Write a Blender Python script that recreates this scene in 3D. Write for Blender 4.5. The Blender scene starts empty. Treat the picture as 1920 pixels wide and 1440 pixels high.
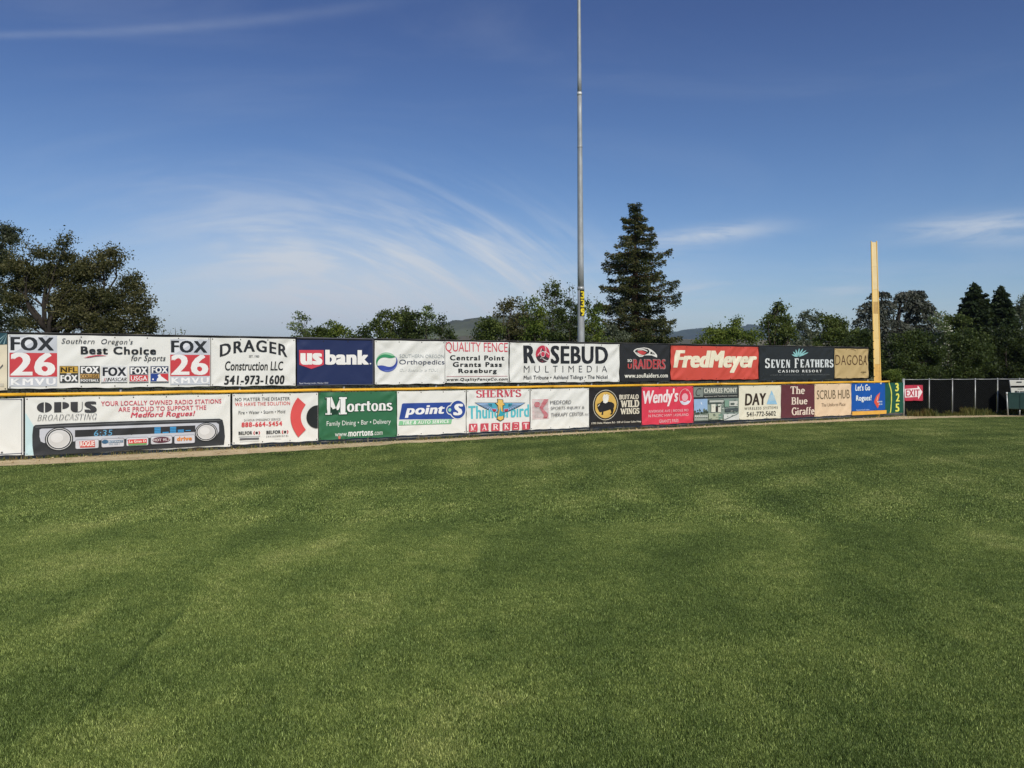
import bpy, math, random
import numpy as np
from mathutils import Vector, Matrix
from mathutils.geometry import tessellate_polygon
rad = math.radians
SC = bpy.context.scene
COL = SC.collection
R = random.Random(7)
NP = np.random.default_rng(11)

# ------------------------------------------------------------------ camera, light, exposure
EYE = 1.70          # metres above the grass
F = 1600.0          # focal length in photograph pixels (1920 wide)
HZ = 686.0          # photograph row of the horizon
cam = bpy.data.cameras.new('camera'); camo = bpy.data.objects.new('camera', cam); COL.objects.link(camo)
camo.location = (0, 0, EYE); camo.rotation_euler = (rad(90), 0, 0)
cam.sensor_fit = 'HORIZONTAL'; cam.sensor_width = 36.0; cam.lens = 36.0 * F / 1920.0
cam.shift_y = -(720 - HZ) / 1920.0
cam.clip_start = 0.05; cam.clip_end = 20000
SC.camera = camo

SUN_EL, SUN_AZ = 40.0, 158.0      # azimuth clockwise from +Y (the view direction): behind the camera, to the right
w = bpy.data.worlds.new('World'); SC.world = w; w.use_nodes = True
sun = bpy.data.lights.new('sun', 'SUN'); sun.energy = 3.6; sun.angle = rad(0.53); sun.color = (1.0, 0.93, 0.82)
suno = bpy.data.objects.new('sun', sun); COL.objects.link(suno)
sd = Vector((math.sin(rad(SUN_AZ)) * math.cos(rad(SUN_EL)), math.cos(rad(SUN_AZ)) * math.cos(rad(SUN_EL)), math.sin(rad(SUN_EL))))
suno.rotation_euler = sd.to_track_quat('Z', 'Y').to_euler(); suno.location = (20, -30, 40)
vs = SC.view_settings
SC.display_settings.display_device = 'sRGB'
vs.view_transform = 'Standard'; vs.look = 'None'; vs.gamma = 1; vs.use_curve_mapping = False; vs.exposure = 0.0

class NT:
    """tiny node-tree helper"""
    def __init__(s, nt): s.nt = nt; s.N = nt.nodes; s.L = nt.links
    def n(s, t, **k):
        o = s.N.new(t)
        for a, b in k.items(): setattr(o, a, b)
        return o
    def put(s, sock, v):
        if isinstance(v, bpy.types.NodeSocket): s.L.new(v, sock)
        elif v is not None:
            if hasattr(sock, 'default_value') and isinstance(v, (tuple, list)) and len(v) == 3 and sock.type == 'RGBA': v = (*v, 1)
            sock.default_value = v
    def m(s, op, a, b=None, c=None, clamp=False):
        o = s.n('ShaderNodeMath', operation=op, use_clamp=clamp)
        s.put(o.inputs[0], a); s.put(o.inputs[1], b); s.put(o.inputs[2], c)
        return o.outputs[0]
    def mix(s, f, a, b, mode='MIX'):
        o = s.n('ShaderNodeMix', data_type='RGBA', blend_type=mode)
        s.put(o.inputs[0], f); s.put(o.inputs[6], a); s.put(o.inputs[7], b)
        return o.outputs[2]
    def ramp(s, f, stops, interp='LINEAR'):
        o = s.n('ShaderNodeValToRGB'); o.color_ramp.interpolation = interp
        e = o.color_ramp.elements
        while len(e) < len(stops): e.new(0.5)
        for k, (p, c) in enumerate(stops):
            e[k].position = p; e[k].color = (*c, 1) if isinstance(c, tuple) else (c, c, c, 1)
        s.put(o.inputs[0], f); return o.outputs[0]
    def noise(s, vec, scale, detail=4, rough=.55, dist=0):
        o = s.n('ShaderNodeTexNoise'); s.put(o.inputs['Vector'], vec)
        o.inputs['Scale'].default_value = scale; o.inputs['Detail'].default_value = detail
        o.inputs['Roughness'].default_value = rough; o.inputs['Distortion'].default_value = dist
        return o.outputs[0]
    def smooth(s, v, a, b, lo=0.0, hi=1.0):
        o = s.n('ShaderNodeMapRange', interpolation_type='SMOOTHSTEP')
        s.put(o.inputs[0], v)
        for i, q in enumerate((a, b, lo, hi)): o.inputs[i + 1].default_value = q
        return o.outputs[0]
    def comb(s, x, y, z):
        o = s.n('ShaderNodeCombineXYZ'); s.put(o.inputs[0], x); s.put(o.inputs[1], y); s.put(o.inputs[2], z); return o.outputs[0]

# ------------------------------------------------------------------ sky
SKY_STRENGTH = 0.10
t = NT(w.node_tree); t.N.clear()
out = t.n('ShaderNodeOutputWorld'); bg = t.n('ShaderNodeBackground'); t.L.new(bg.outputs[0], out.inputs[0])
sky = t.n('ShaderNodeTexSky', sky_type='NISHITA'); sky.sun_disc = False
sky.sun_elevation = rad(SUN_EL); sky.sun_rotation = rad(SUN_AZ)
sky.air_density = 1.0; sky.dust_density = 0.4; sky.ozone_density = 3.5; sky.altitude = 400
tc = t.n('ShaderNodeTexCoord'); sx = t.n('ShaderNodeSeparateXYZ'); t.L.new(tc.outputs['Generated'], sx.inputs[0])
dx, dy, dz = sx.outputs
az = t.m('ARCTAN2', dx, dy)                     # 0 straight ahead, positive to the right
el = t.m('ARCSINE', dz)
def AZ(px): return math.atan((px - 960) / F)
def EL(py, px=960): return math.atan2((HZ - py) / F, math.hypot(1, (px - 960) / F))
def gauss(cx, cy, rx, ry, rot=0.0):
    """soft elliptical cloud region; centre and radii as directions in the sky"""
    a = t.m('SUBTRACT', az, AZ(cx)); e = t.m('SUBTRACT', el, EL(cy, cx))
    c, s_ = math.cos(rot), math.sin(rot)
    u = t.m('ADD', t.m('MULTIPLY', a, c * F / rx), t.m('MULTIPLY', e, s_ * F / rx))
    v = t.m('ADD', t.m('MULTIPLY', a, -s_ * F / ry), t.m('MULTIPLY', e, c * F / ry))
    q = t.m('ADD', t.m('MULTIPLY', u, u), t.m('MULTIPLY', v, v))
    return t.m('EXPONENT', t.m('MULTIPLY', q, -1.0))
# fibres of the fan-shaped cirrus: noise drawn out along circles about one point low in the sky
ca, ce = AZ(490), EL(1160, 490)
a = t.m('SUBTRACT', az, ca); e = t.m('SUBTRACT', el, ce)
rr = t.m('SQRT', t.m('ADD', t.m('MULTIPLY', a, a), t.m('MULTIPLY', e, e)))
th = t.m('ARCTAN2', a, e)
fib_v = t.comb(t.m('MULTIPLY', rr, 34.0), t.m('MULTIPLY', th, 2.6), 0.0)
fib = t.noise(fib_v, 1.0, 6, .55, .55)
fib2 = t.noise(t.comb(t.m('MULTIPLY', rr, 60.0), t.m('MULTIPLY', th, 3.0), 4.0), 1.0, 4, .6, .3)
fibre = t.smooth(t.m('ADD', t.m('MULTIPLY', fib, .62), t.m('MULTIPLY', fib2, .38)), .40, .66)
m1 = gauss(620, 500, 290, 105, rad(-12)); m2 = gauss(920, 470, 190, 85, rad(-20)); m3 = gauss(560, 600, 600, 115)
veil = t.m('ADD', t.m('MULTIPLY', m1, .32), t.m('MULTIPLY', m3, .64))
c_fan = t.m('ADD', t.m('MULTIPLY', t.m('ADD', m1, m2), t.m('MULTIPLY', fibre, .66)), veil)
# level wisps on the right
wn = t.noise(t.comb(t.m('MULTIPLY', az, 9.0), t.m('MULTIPLY', el, 55.0), 2.0), 1.0, 5, .6, .5)
wsp = t.smooth(wn, .33, .62)
reg = None
for g, k in (((1330, 441, 110, 15, rad(5)), .72), ((1335, 539, 62, 8, rad(3)), .38), ((1580, 545, 60, 10, 0), .28),
             ((1820, 424, 120, 17, rad(2)), .68), ((1900, 445, 70, 14, 0), .35), ((1500, 600, 500, 45, 0), .26), ((1750, 500, 260, 26, 0), .12),
             ((1100, 520, 260, 60, 0), .20)):
    v = t.m('MULTIPLY', gauss(*g), k); reg = v if reg is None else t.m('ADD', reg, v)
c_w = t.m('MULTIPLY', reg, t.m('ADD', t.m('MULTIPLY', wsp, .85), .15))
# faint high veil everywhere
vn = t.noise(t.comb(t.m('MULTIPLY', az, 2.2), t.m('MULTIPLY', el, 9.0), 7.0), 1.0, 6, .6, .8)
c_v = t.m('MULTIPLY', t.smooth(vn, .45, .80), .06)
# contrail, upper left
e0, e1 = EL(66, 0), EL(2, 740); z0, z1 = AZ(0), AZ(740)
ln = t.m('ADD', t.m('MULTIPLY', t.m('SUBTRACT', az, z0), (e1 - e0) / (z1 - z0)), e0)
dl = t.m('SUBTRACT', el, ln)
wid = t.m('ADD', t.m('MULTIPLY', t.m('SUBTRACT', az, z0), .010), .0035)
q = t.m('DIVIDE', dl, wid); q = t.m('EXPONENT', t.m('MULTIPLY', t.m('MULTIPLY', q, q), -1.0))
cn = t.noise(t.comb(t.m('MULTIPLY', az, 14.0), t.m('MULTIPLY', el, 40.0), 3.0), 1.0, 4)
c_t = t.m('MULTIPLY', t.m('MULTIPLY', q, t.smooth(az, AZ(-900), AZ(-80))), t.m('MULTIPLY', t.smooth(az, AZ(900), AZ(380)), t.m('ADD', t.m('MULTIPLY', cn, .15), .02)))
front = t.smooth(dy, 0.0, 0.25)
cl = t.m('ADD', t.m('ADD', c_fan, c_w), t.m('MULTIPLY', c_t, 1.0))
cl = t.m('ADD', t.m('MULTIPLY', cl, front), c_v, clamp=True)
deep = t.ramp(t.m('DIVIDE', el, .8), [(0.0, (.98, .99, 1.0)), (.14, (.72, .83, .98)), (.31, (.56, .67, .86)), (.48, (.46, .53, .755)), (1.0, (.40, .48, .70))])
tint = t.mix(1.0, sky.outputs[0], deep, 'MULTIPLY')
skyc = t.mix(cl, tint, (6.3, 6.9, 7.7))
t.L.new(skyc, bg.inputs[0]); bg.inputs[1].default_value = SKY_STRENGTH

# ------------------------------------------------------------------ mesh + object helpers
def s2l(c):
    f = lambda v: v / 12.92 if v <= .04045 else ((v + .055) / 1.055) ** 2.4
    return tuple(f(v / 255.0) for v in c)
def props(o, label=None, cat=None, group=None, kind=None):
    for k, v in (('label', label), ('category', cat), ('group', group), ('kind', kind)):
        if v: o[k] = v
    return o
def empty(name, loc, label=None, cat=None, group=None):
    o = bpy.data.objects.new(name, None); COL.objects.link(o); o.location = loc; o.empty_display_size = .2
    return props(o, label, cat, group)
def mk(name, V, Fc, mat, parent=None, smooth=False, org=(0, 0, 0)):
    """link a mesh object; V in world coordinates, org = where its origin sits"""
    me = bpy.data.meshes.new(name)
    V = np.asarray(V, dtype=np.float64).reshape(-1, 3)
    if parent is not None:
        org = Vector((0, 0, 0)); q_ = parent
        while q_ is not None: org += q_.location; q_ = q_.parent
    V = V - np.array(org)
    if isinstance(Fc, np.ndarray):
        n, k = Fc.shape
        me.vertices.add(len(V)); me.vertices.foreach_set('co', V.astype(np.float32).ravel())
        me.loops.add(n * k); me.loops.foreach_set('vertex_index', Fc.astype(np.int32).ravel())
        me.polygons.add(n); me.polygons.foreach_set('loop_start', np.arange(0, n * k, k, dtype=np.int32))
        me.polygons.foreach_set('loop_total', np.full(n, k, dtype=np.int32))
        me.update(calc_edges=True)
    else:
        me.from_pydata([tuple(v) for v in V], [], Fc); me.update()
    if smooth: me.polygons.foreach_set('use_smooth', [True] * len(me.polygons))
    if mat: me.materials.append(mat)
    o = bpy.data.objects.new(name, me); COL.objects.link(o)
    if parent is not None: o.parent = parent
    else: o.location = org
    return o
class MB:
    """collects boxes and tubes into one mesh (world coordinates)"""
    def __init__(s): s.V = []; s.F = []
    def add(s, V, Fc):
        b = len(s.V); s.V += [tuple(v) for v in V]; s.F += [tuple(i + b for i in f) for f in Fc]
    def box(s, c, ax, ay, az_, bev=0.0):
        """box from centre and half axes; bev = chamfer in metres"""
        c, ax, ay, az_ = Vector(c), Vector(ax), Vector(ay), Vector(az_)
        if bev <= 0:
            P = [c + sx_ * ax + sy_ * ay + sz_ * az_ for sz_ in (-1, 1) for sx_, sy_ in ((-1, -1), (1, -1), (1, 1), (-1, 1))]
            s.add(P, [(3, 2, 1, 0), (4, 5, 6, 7), (0, 1, 5, 4), (1, 2, 6, 5), (2, 3, 7, 6), (3, 0, 4, 7)]); return
        la, lb, lc = ax.length, ay.length, az_.length
        ka, kb, kc = 1 - bev / la, 1 - bev / lb, 1 - bev / lc
        full = [(-ka, -1), (ka, -1), (1, -kb), (1, kb), (ka, 1), (-ka, 1), (-1, kb), (-1, -kb)]
        small = [(-ka, -kb), (ka, -kb), (ka, -kb), (ka, kb), (ka, kb), (-ka, kb), (-ka, kb), (-ka, -kb)]
        V = []; Fq = []
        for ring, z in ((small, -1), (full, -kc), (full, kc), (small, 1)):
            V += [c + p * ax + q * ay + z * az_ for p, q in ring]
        for k in range(3):
            for i in range(8): Fq.append((k * 8 + i, k * 8 + (i + 1) % 8, (k + 1) * 8 + (i + 1) % 8, (k + 1) * 8 + i))
        Fq += [(7, 5, 3, 1), (25, 27, 29, 31)]
        s.add(V, Fq)
    def tube(s, pts, rads, n=8, cap=True):
        pts = [Vector(p) for p in pts]
        if not isinstance(rads, (list, tuple)): rads = [rads] * len(pts)
        V = []; Fq = []
        ref = None
        for i, p in enumerate(pts):
            d = (pts[min(i + 1, len(pts) - 1)] - pts[max(i - 1, 0)])
            d = d.normalized() if d.length > 1e-9 else Vector((0, 0, 1))
            if ref is None: ref = d.orthogonal().normalized()
            ref = (ref - d * ref.dot(d)); ref = ref.normalized() if ref.length > 1e-6 else d.orthogonal().normalized()
            b = d.cross(ref)
            for k in range(n):
                a_ = 2 * math.pi * k / n
                V.append(p + (ref * math.cos(a_) + b * math.sin(a_)) * rads[i])
        for i in range(len(pts) - 1):
            for k in range(n): Fq.append((i * n + k, i * n + (k + 1) % n, (i + 1) * n + (k + 1) % n, (i + 1) * n + k))
        if cap: Fq.append(tuple(reversed(range(n)))); Fq.append(tuple(range((len(pts) - 1) * n, len(pts) * n)))
        s.add(V, Fq)
    def build(s, name, mat, parent=None, smooth=False, org=(0, 0, 0)):
        return mk(name, s.V, s.F, mat, parent, smooth, org)
def ground(px, py):
    """the point of the level ground seen at a photograph pixel"""
    Y = EYE * F / (py - HZ); return Vector(((px - 960) / F * Y, Y, 0))
def at(px, py, Y): return Vector(((px - 960) / F * Y, Y, EYE - (py - HZ) / F * Y))

# ------------------------------------------------------------------ materials
_pm = {}
def mat_new(name):
    m_ = bpy.data.materials.new(name); m_.use_nodes = True
    t_ = NT(m_.node_tree); b = t_.N['Principled BSDF']
    return m_, t_, b
def vinyl(rgb, rough=.5):
    """printed vinyl banner cloth: weathered a little, finely creased"""
    if rgb in _pm: return _pm[rgb]
    m_, t_, b = mat_new('vinyl_print')
    g = t_.n('ShaderNodeNewGeometry')
    n1 = t_.noise(g.outputs['Position'], 1.7, 4); n2 = t_.noise(g.outputs['Position'], 14, 3)
    c = s2l(rgb)
    f = t_.m('ADD', t_.m('MULTIPLY', t_.smooth(n1, .40, .80), .06), t_.m('MULTIPLY', n2, .02))
    dirt = (c[0] * .80 + .02, c[1] * .78 + .018, c[2] * .72 + .012)
    t_.L.new(t_.mix(f, c, dirt), b.inputs['Base Color'])
    b.inputs['Roughness'].default_value = rough; b.inputs['Specular IOR Level'].default_value = .3
    bp = t_.n('ShaderNodeBump'); bp.inputs['Strength'].default_value = .25; bp.inputs['Distance'].default_value = .01
    t_.L.new(t_.noise(g.outputs['Position'], 9, 2), bp.inputs['Height']); t_.L.new(bp.outputs[0], b.inputs['Normal'])
    _pm[rgb] = m_; return m_
def simple(name, rgb, rough=.6, metal=0.0, var=.15, scale=12, bump=0.0, stretch=None):
    m_, t_, b = mat_new(name)
    g = t_.n('ShaderNodeNewGeometry'); pos = g.outputs['Position']
    if stretch:
        mp = t_.n('ShaderNodeMapping'); mp.inputs['Scale'].default_value = stretch; t_.L.new(pos, mp.inputs[0]); pos = mp.outputs[0]
    n1 = t_.noise(pos, scale, 5, .6)
    c = s2l(rgb); lo = tuple(v * (1 - var) for v in c); hi = tuple(min(1, v * (1 + var)) for v in c)
    t_.L.new(t_.ramp(n1, [(.3, lo), (.7, hi)]), b.inputs['Base Color'])
    b.inputs['Roughness'].default_value = rough; b.inputs['Metallic'].default_value = metal
    if bump:
        bp = t_.n('ShaderNodeBump'); bp.inputs['Strength'].default_value = .5; bp.inputs['Distance'].default_value = bump
        t_.L.new(t_.noise(pos, scale * 2, 4), bp.inputs['Height']); t_.L.new(bp.outputs[0], b.inputs['Normal'])
    if name.startswith('black_'): b.inputs['Specular IOR Level'].default_value = .12
    return m_
M = {}
M['galv'] = simple('galvanised_steel', (176, 178, 176), .45, .4, .22, 9)
M['pole'] = simple('weathered_steel_pole', (164, 168, 168), .55, .25, .18, 7, stretch=(1, 1, .35))
M['yellow'] = simple('yellow_plastic_cap', (240, 182, 48), .45, 0, .10, 3)
M['foul'] = simple('faded_yellow_paint', (234, 204, 136), .5, 0, .10, 2.2, stretch=(1, 1, .5))
M['foul_pale'] = simple('sun_bleached_yellow_paint', (236, 214, 164), .5, 0, .08, 2.2)
M['foul_edge'] = simple('bright_yellow_edge_paint', (250, 205, 110), .45, 0, .06, 3)
M['screen'] = simple('black_windscreen_cloth', (28, 30, 30), .85, 0, .25, 6, .004)
M['screen2'] = simple('black_privacy_cloth', (9, 11, 11), .95, 0, .35, 3, .006)
M['wire'] = simple('wire', (130, 130, 125), .5, .6)
M['frame'] = simple('weathered_rail', (92, 90, 84), .6, .3)
M['dirt'] = None
M['green_tub'] = simple('dark_green_paint', (38, 66, 60), .5, 0, .15, 6)
M['white_box'] = simple('white_plastic', (232, 230, 216), .4, 0, .04, 5)
M['black'] = simple('black_rubber', (22, 22, 22), .6)
M['bolt'] = simple('dark_bolt', (50, 44, 36), .6, .5)

def leaf_mat(name, cols, trans=.35, rough=.55, nscale=.7):
    m_ = bpy.data.materials.new(name); m_.use_nodes = True; t_ = NT(m_.node_tree); t_.N.clear()
    o = t_.n('ShaderNodeOutputMaterial'); g = t_.n('ShaderNodeNewGeometry')
    n1 = t_.noise(g.outputs['Position'], nscale, 3)
    f = t_.m('ADD', t_.m('MULTIPLY', g.outputs['Random Per Island'], .55), t_.m('MULTIPLY', t_.smooth(n1, .3, .7), .45))
    k = len(cols) - 1
    c = t_.ramp(f, [(.08 + .84 * i / k, s2l(cc)) for i, cc in enumerate(cols)])
    d = t_.n('ShaderNodeBsdfPrincipled'); t_.L.new(c, d.inputs['Base Color']); d.inputs['Roughness'].default_value = rough
    d.inputs['Specular IOR Level'].default_value = .25
    tr = t_.n('ShaderNodeBsdfTranslucent'); t_.L.new(t_.mix(.35, c, (.25, .32, .04)), tr.inputs[0])
    mx = t_.n('ShaderNodeMixShader'); mx.inputs[0].default_value = trans
    t_.L.new(d.outputs[0], mx.inputs[1]); t_.L.new(tr.outputs[0], mx.inputs[2]); t_.L.new(mx.outputs[0], o.inputs[0])
    return m_
# ------------------------------------------------------------------ the ground
def ground_mats():
    # mown turf: patches, wheel marks and mower arcs by colour; arcs paint light on leaning blades
    def turf_factor(t_):
        g = t_.n('ShaderNodeNewGeometry'); P = g.outputs['Position']
        mp = t_.n('ShaderNodeMapping'); mp.inputs['Rotation'].default_value = (0, 0, rad(-28)); mp.inputs['Scale'].default_value = (1.0, .38, 1)
        t_.L.new(P, mp.inputs[0])
        a_ = t_.noise(mp.outputs[0], .62, 5, .6, .6)
        mp2 = t_.n('ShaderNodeMapping'); mp2.inputs['Rotation'].default_value = (0, 0, rad(34)); mp2.inputs['Scale'].default_value = (1.0, .16, 1)
        t_.L.new(P, mp2.inputs[0])
        b_ = t_.noise(mp2.outputs[0], 1.1, 4, .55, .3)
        c_ = t_.noise(P, 3.6, 5, .7)
        f = t_.m('ADD', t_.m('ADD', t_.m('MULTIPLY', a_, .40), t_.m('MULTIPLY', b_, .30)), t_.m('MULTIPLY', c_, .30))
        # mower turning arcs: rings about a point far out to the right
        s_ = t_.n('ShaderNodeSeparateXYZ'); t_.L.new(P, s_.inputs[0])
        for (cx, cy, fr, amp) in ((16.5, 1.0, 4.4, .030), (-9, 34, 3.2, .022)):
            u = t_.m('SUBTRACT', s_.outputs[0], cx); v = t_.m('SUBTRACT', s_.outputs[1], cy)
            r_ = t_.m('SQRT', t_.m('ADD', t_.m('MULTIPLY', u, u), t_.m('MULTIPLY', v, v)))
            r_ = t_.m('ADD', t_.m('MULTIPLY', r_, fr), t_.m('MULTIPLY', a_, 5.0))
            f = t_.m('ADD', f, t_.m('MULTIPLY', t_.m('SINE', r_), amp))
        # wheel line pressed into the grass at the left
        lx = t_.m('ADD', s_.outputs[0], t_.m('ADD', 1.76, t_.m('MULTIPLY', s_.outputs[1], .0875)))
        lx = t_.m('ADD', lx, t_.m('MULTIPLY', t_.m('SUBTRACT', c_, .5), .05))
        q = t_.m('EXPONENT', t_.m('MULTIPLY', t_.m('MULTIPLY', lx, lx), -3200.0))
        q = t_.m('MULTIPLY', t_.m('MULTIPLY', q, t_.smooth(s_.outputs[1], 6.4, 5.4)), t_.smooth(s_.outputs[1], 3.7, 4.4))
        f = t_.m('SUBTRACT', f, t_.m('MULTIPLY', q, .13))
        # greener, shorter band by the track
        dd = t_.m('SUBTRACT', t_.m('ADD', t_.m('MULTIPLY', s_.outputs[0], -.513), t_.m('MULTIPLY', s_.outputs[1], .858)), 17.9)
        f = t_.m('SUBTRACT', f, t_.m('MULTIPLY', t_.smooth(dd, -3.2, -1.0), .02))
        return g, f
    m_, t_, b = mat_new('turf_soil')
    g, f = turf_factor(t_)
    c = t_.ramp(f, [(.34, s2l((58, 74, 36))), (.5, s2l((78, 94, 46))), (.64, s2l((104, 116, 60)))])
    n2 = t_.noise(g.outputs['Position'], 90, 4, .7)
    c = t_.mix(t_.smooth(n2, .35, .75), t_.mix(1.0, c, (.55, .55, .5), 'MULTIPLY'), c)
    t_.L.new(c, b.inputs['Base Color']); b.inputs['Roughness'].default_value = .95; b.inputs['Specular IOR Level'].default_value = .1
    bp = t_.n('ShaderNodeBump'); bp.inputs['Strength'].default_value = .8; bp.inputs['Distance'].default_value = .02
    t_.L.new(n2, bp.inputs['Height']); t_.L.new(bp.outputs[0], b.inputs['Normal'])
    M['soil'] = m_
    m_ = bpy.data.materials.new('grass_blades'); m_.use_nodes = True; t_ = NT(m_.node_tree); t_.N.clear()
    o = t_.n('ShaderNodeOutputMaterial'); g, f = turf_factor(t_)
    rnd = g.outputs['Random Per Island']
    base = t_.ramp(f, [(.32, s2l((88, 108, 54))), (.45, s2l((112, 132, 68))), (.54, s2l((134, 151, 80))), (.68, s2l((172, 180, 108)))])
    var = t_.ramp(rnd, [(0, (.30, .34, .28)), (.40, (.80, .84, .78)), (.78, (1.25, 1.22, 1.2)), (.87, (2.4, 2.2, 2.6)), (1, (3.8, 3.4, 4.2))])
    c = t_.mix(1.0, base, var, 'MULTIPLY')
    # colour darkened towards the fence, in place of shade between the coarse far blades
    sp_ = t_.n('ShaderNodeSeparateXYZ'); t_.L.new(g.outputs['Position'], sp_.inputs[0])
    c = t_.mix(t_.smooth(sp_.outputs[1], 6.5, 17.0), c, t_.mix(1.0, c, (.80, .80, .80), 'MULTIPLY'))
    d = t_.n('ShaderNodeBsdfPrincipled'); t_.L.new(c, d.inputs['Base Color']); d.inputs['Roughness'].default_value = .5
    d.inputs['Specular IOR Level'].default_value = .3
    tr = t_.n('ShaderNodeBsdfTranslucent'); t_.L.new(c, tr.inputs[0])
    mx = t_.n('ShaderNodeMixShader'); mx.inputs[0].default_value = .35
    t_.L.new(d.outputs[0], mx.inputs[1]); t_.L.new(tr.outputs[0], mx.inputs[2]); t_.L.new(mx.outputs[0], o.inputs[0])
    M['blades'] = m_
    m_, t_, b = mat_new('track_dirt')
    g = t_.n('ShaderNodeNewGeometry'); P = g.outputs['Position']
    n1 = t_.noise(P, 2.2, 5, .6); n2 = t_.noise(P, 55, 4, .7)
    c = t_.ramp(t_.m('ADD', t_.m('MULTIPLY', n1, .6), t_.m('MULTIPLY', n2, .4)), [(.3, s2l((150, 128, 94))), (.5, s2l((198, 178, 138))), (.7, s2l((220, 204, 168)))])
    t_.L.new(c, b.inputs['Base Color']); b.inputs['Roughness'].default_value = .95
    bp = t_.n('ShaderNodeBump'); bp.inputs['Strength'].default_value = 1; bp.inputs['Distance'].default_value = .015
    t_.L.new(n2, bp.inputs['Height']); t_.L.new(bp.outputs[0], b.inputs['Normal'])
    M['dirt'] = m_
    m_, t_, b = mat_new('meadow_ground')
    g = t_.n('ShaderNodeNewGeometry'); n1 = t_.noise(g.outputs['Position'], .05, 6, .6)
    t_.L.new(t_.ramp(n1, [(.3, s2l((62, 78, 40))), (.7, s2l((120, 118, 70)))]), b.inputs['Base Color']); b.inputs['Roughness'].default_value = 1
    M['meadow'] = m_
ground_mats()
# terrain sheet to the horizon, sunk under the field
g_ = mk('ground', [(-7000, -300, -.03), (7000, -300, -.03), (7000, 6800, -.03), (-7000, 6800, -.03)], [(0, 1, 2, 3)], M['meadow'])
props(g_, kind='structure')
# the fence line and the wall the photograph measures from
class Plane:
    """upright plane standing on the ground; px -> distance is linear in 1/Y"""
    def __init__(s, a, b):
        s.a, s.b = a, b
        s.P0 = s.base(0 if a > 150 else 1693); P1 = s.base(1643 if a > 150 else 1920)
        s.d = (P1 - s.P0).normalized(); s.n = Vector((s.d.y, -s.d.x, 0))
    def Y(s, px): return EYE * F / (s.a + s.b * px)
    def base(s, px): y = s.Y(px); return Vector(((px - 960) / F * y, y, 0))
    def q(s, px, py):
        Y = s.Y(px); return ((Y - s.P0.y) / s.d.y, EYE - (py - HZ) / F * Y)
    def U(s, px): return (s.Y(px) - s.P0.y) / s.d.y
    def W(s, u, z, off=0.0): p = s.P0 + s.d * u + s.n * off; return Vector((p.x, p.y, z))
FP = Plane(176.0, -80.0 / 1643)
BP = Plane(126.4, -.01938)
# lawn edge (inner side of the track) as seen in the photograph
EDGE = [(-900, 915.5), (-400, 893), (0, 872), (250, 861), (430, 851.5), (600, 841), (760, 830.5), (1000, 817), (1100, 811.5), (1300, 801.5), (1460, 794), (1640, 787),
        (1760, 783), (1920, 780), (2100, 779), (2500, 778)]
edgeP = [ground(*e_) - Vector((0, .16, 0)) for e_ in EDGE]
def edge_pts(n=26):
    P = []
    for i in range(len(edgeP) - 1):
        for k in range(n):
            f = k / n; p = edgeP[i].lerp(edgeP[i + 1], f)
            p.y += NP.normal(0, .03) ; P.append(p)
    P.append(edgeP[-1]); return P
ep = edge_pts()
V = [(p.x, p.y, 0) for p in ep]; n = len(V)
V += [(-25, -20, 0), (45, -20, 0)]
# lawn: a fan of quads down to the near side
Vl = []
for p in ep: Vl += [(p.x, p.y, 0.0), (p.x * .9, -20, 0.0)]
lawn = mk('outfield_lawn', Vl, [(2 * i, 2 * i + 1, 2 * i + 3, 2 * i + 2) for i in range(n - 1)], M['soil']); props(lawn, kind='structure')
# track: from just inside the lawn edge to behind the fences
Vt = []
for p in ep: Vt += [(p.x, p.y - .10, -.012), (p.x - 2.2, p.y + 4.0, -.012)]
trk = mk('warning_track', Vt, [(2 * i, 2 * i + 1, 2 * i + 3, 2 * i + 2) for i in range(n - 1)], M['dirt']); props(trk, kind='structure')

# ---- grass blades: tiles of real blades set over the lawn
def tile(name, size, count, wid, hmin, hmax, rng, mat='blades'):
    ra_ = size / 2 * np.sqrt(rng.uniform(0, 1, count)); rb_ = rng.uniform(0, 2 * np.pi, count); x = ra_ * np.cos(rb_); y = ra_ * np.sin(rb_)
    h = rng.uniform(hmin, hmax, count); a_ = rng.uniform(0, 2 * np.pi, count)
    la = rng.uniform(0, 2 * np.pi, count); ln_ = h * rng.uniform(.15, .95, count)
    wv = wid * rng.uniform(.6, 1.3, count)
    dxv, dyv = np.cos(a_) * wv / 2, np.sin(a_) * wv / 2
    z0 = np.full(count, -.004)
    A = np.stack([x - dxv, y - dyv, z0], 1); B = np.stack([x + dxv, y + dyv, z0], 1)
    C = np.stack([x + np.cos(la) * ln_, y + np.sin(la) * ln_, h], 1)
    V = np.stack([A, B, C], 1).reshape(-1, 3)
    me = bpy.data.meshes.new(name); Fc = np.arange(count * 3).reshape(-1, 3)
    me.vertices.add(count * 3); me.vertices.foreach_set('co', V.astype(np.float32).ravel())
    me.loops.add(count * 3); me.loops.foreach_set('vertex_index', Fc.astype(np.int32).ravel())
    me.polygons.add(count); me.polygons.foreach_set('loop_start', np.arange(0, count * 3, 3, dtype=np.int32))
    me.polygons.foreach_set('loop_total', np.full(count, 3, dtype=np.int32)); me.update(calc_edges=True)
    me.materials.append(M[mat])
    return bpy.data.objects.new(name, me)
def lawn_y(x):
    for i in range(len(edgeP) - 1):
        if edgeP[i].x <= x <= edgeP[i + 1].x:
            f = (x - edgeP[i].x) / (edgeP[i + 1].x - edgeP[i].x); return edgeP[i].y + f * (edgeP[i + 1].y - edgeP[i].y)
    return -99
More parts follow.
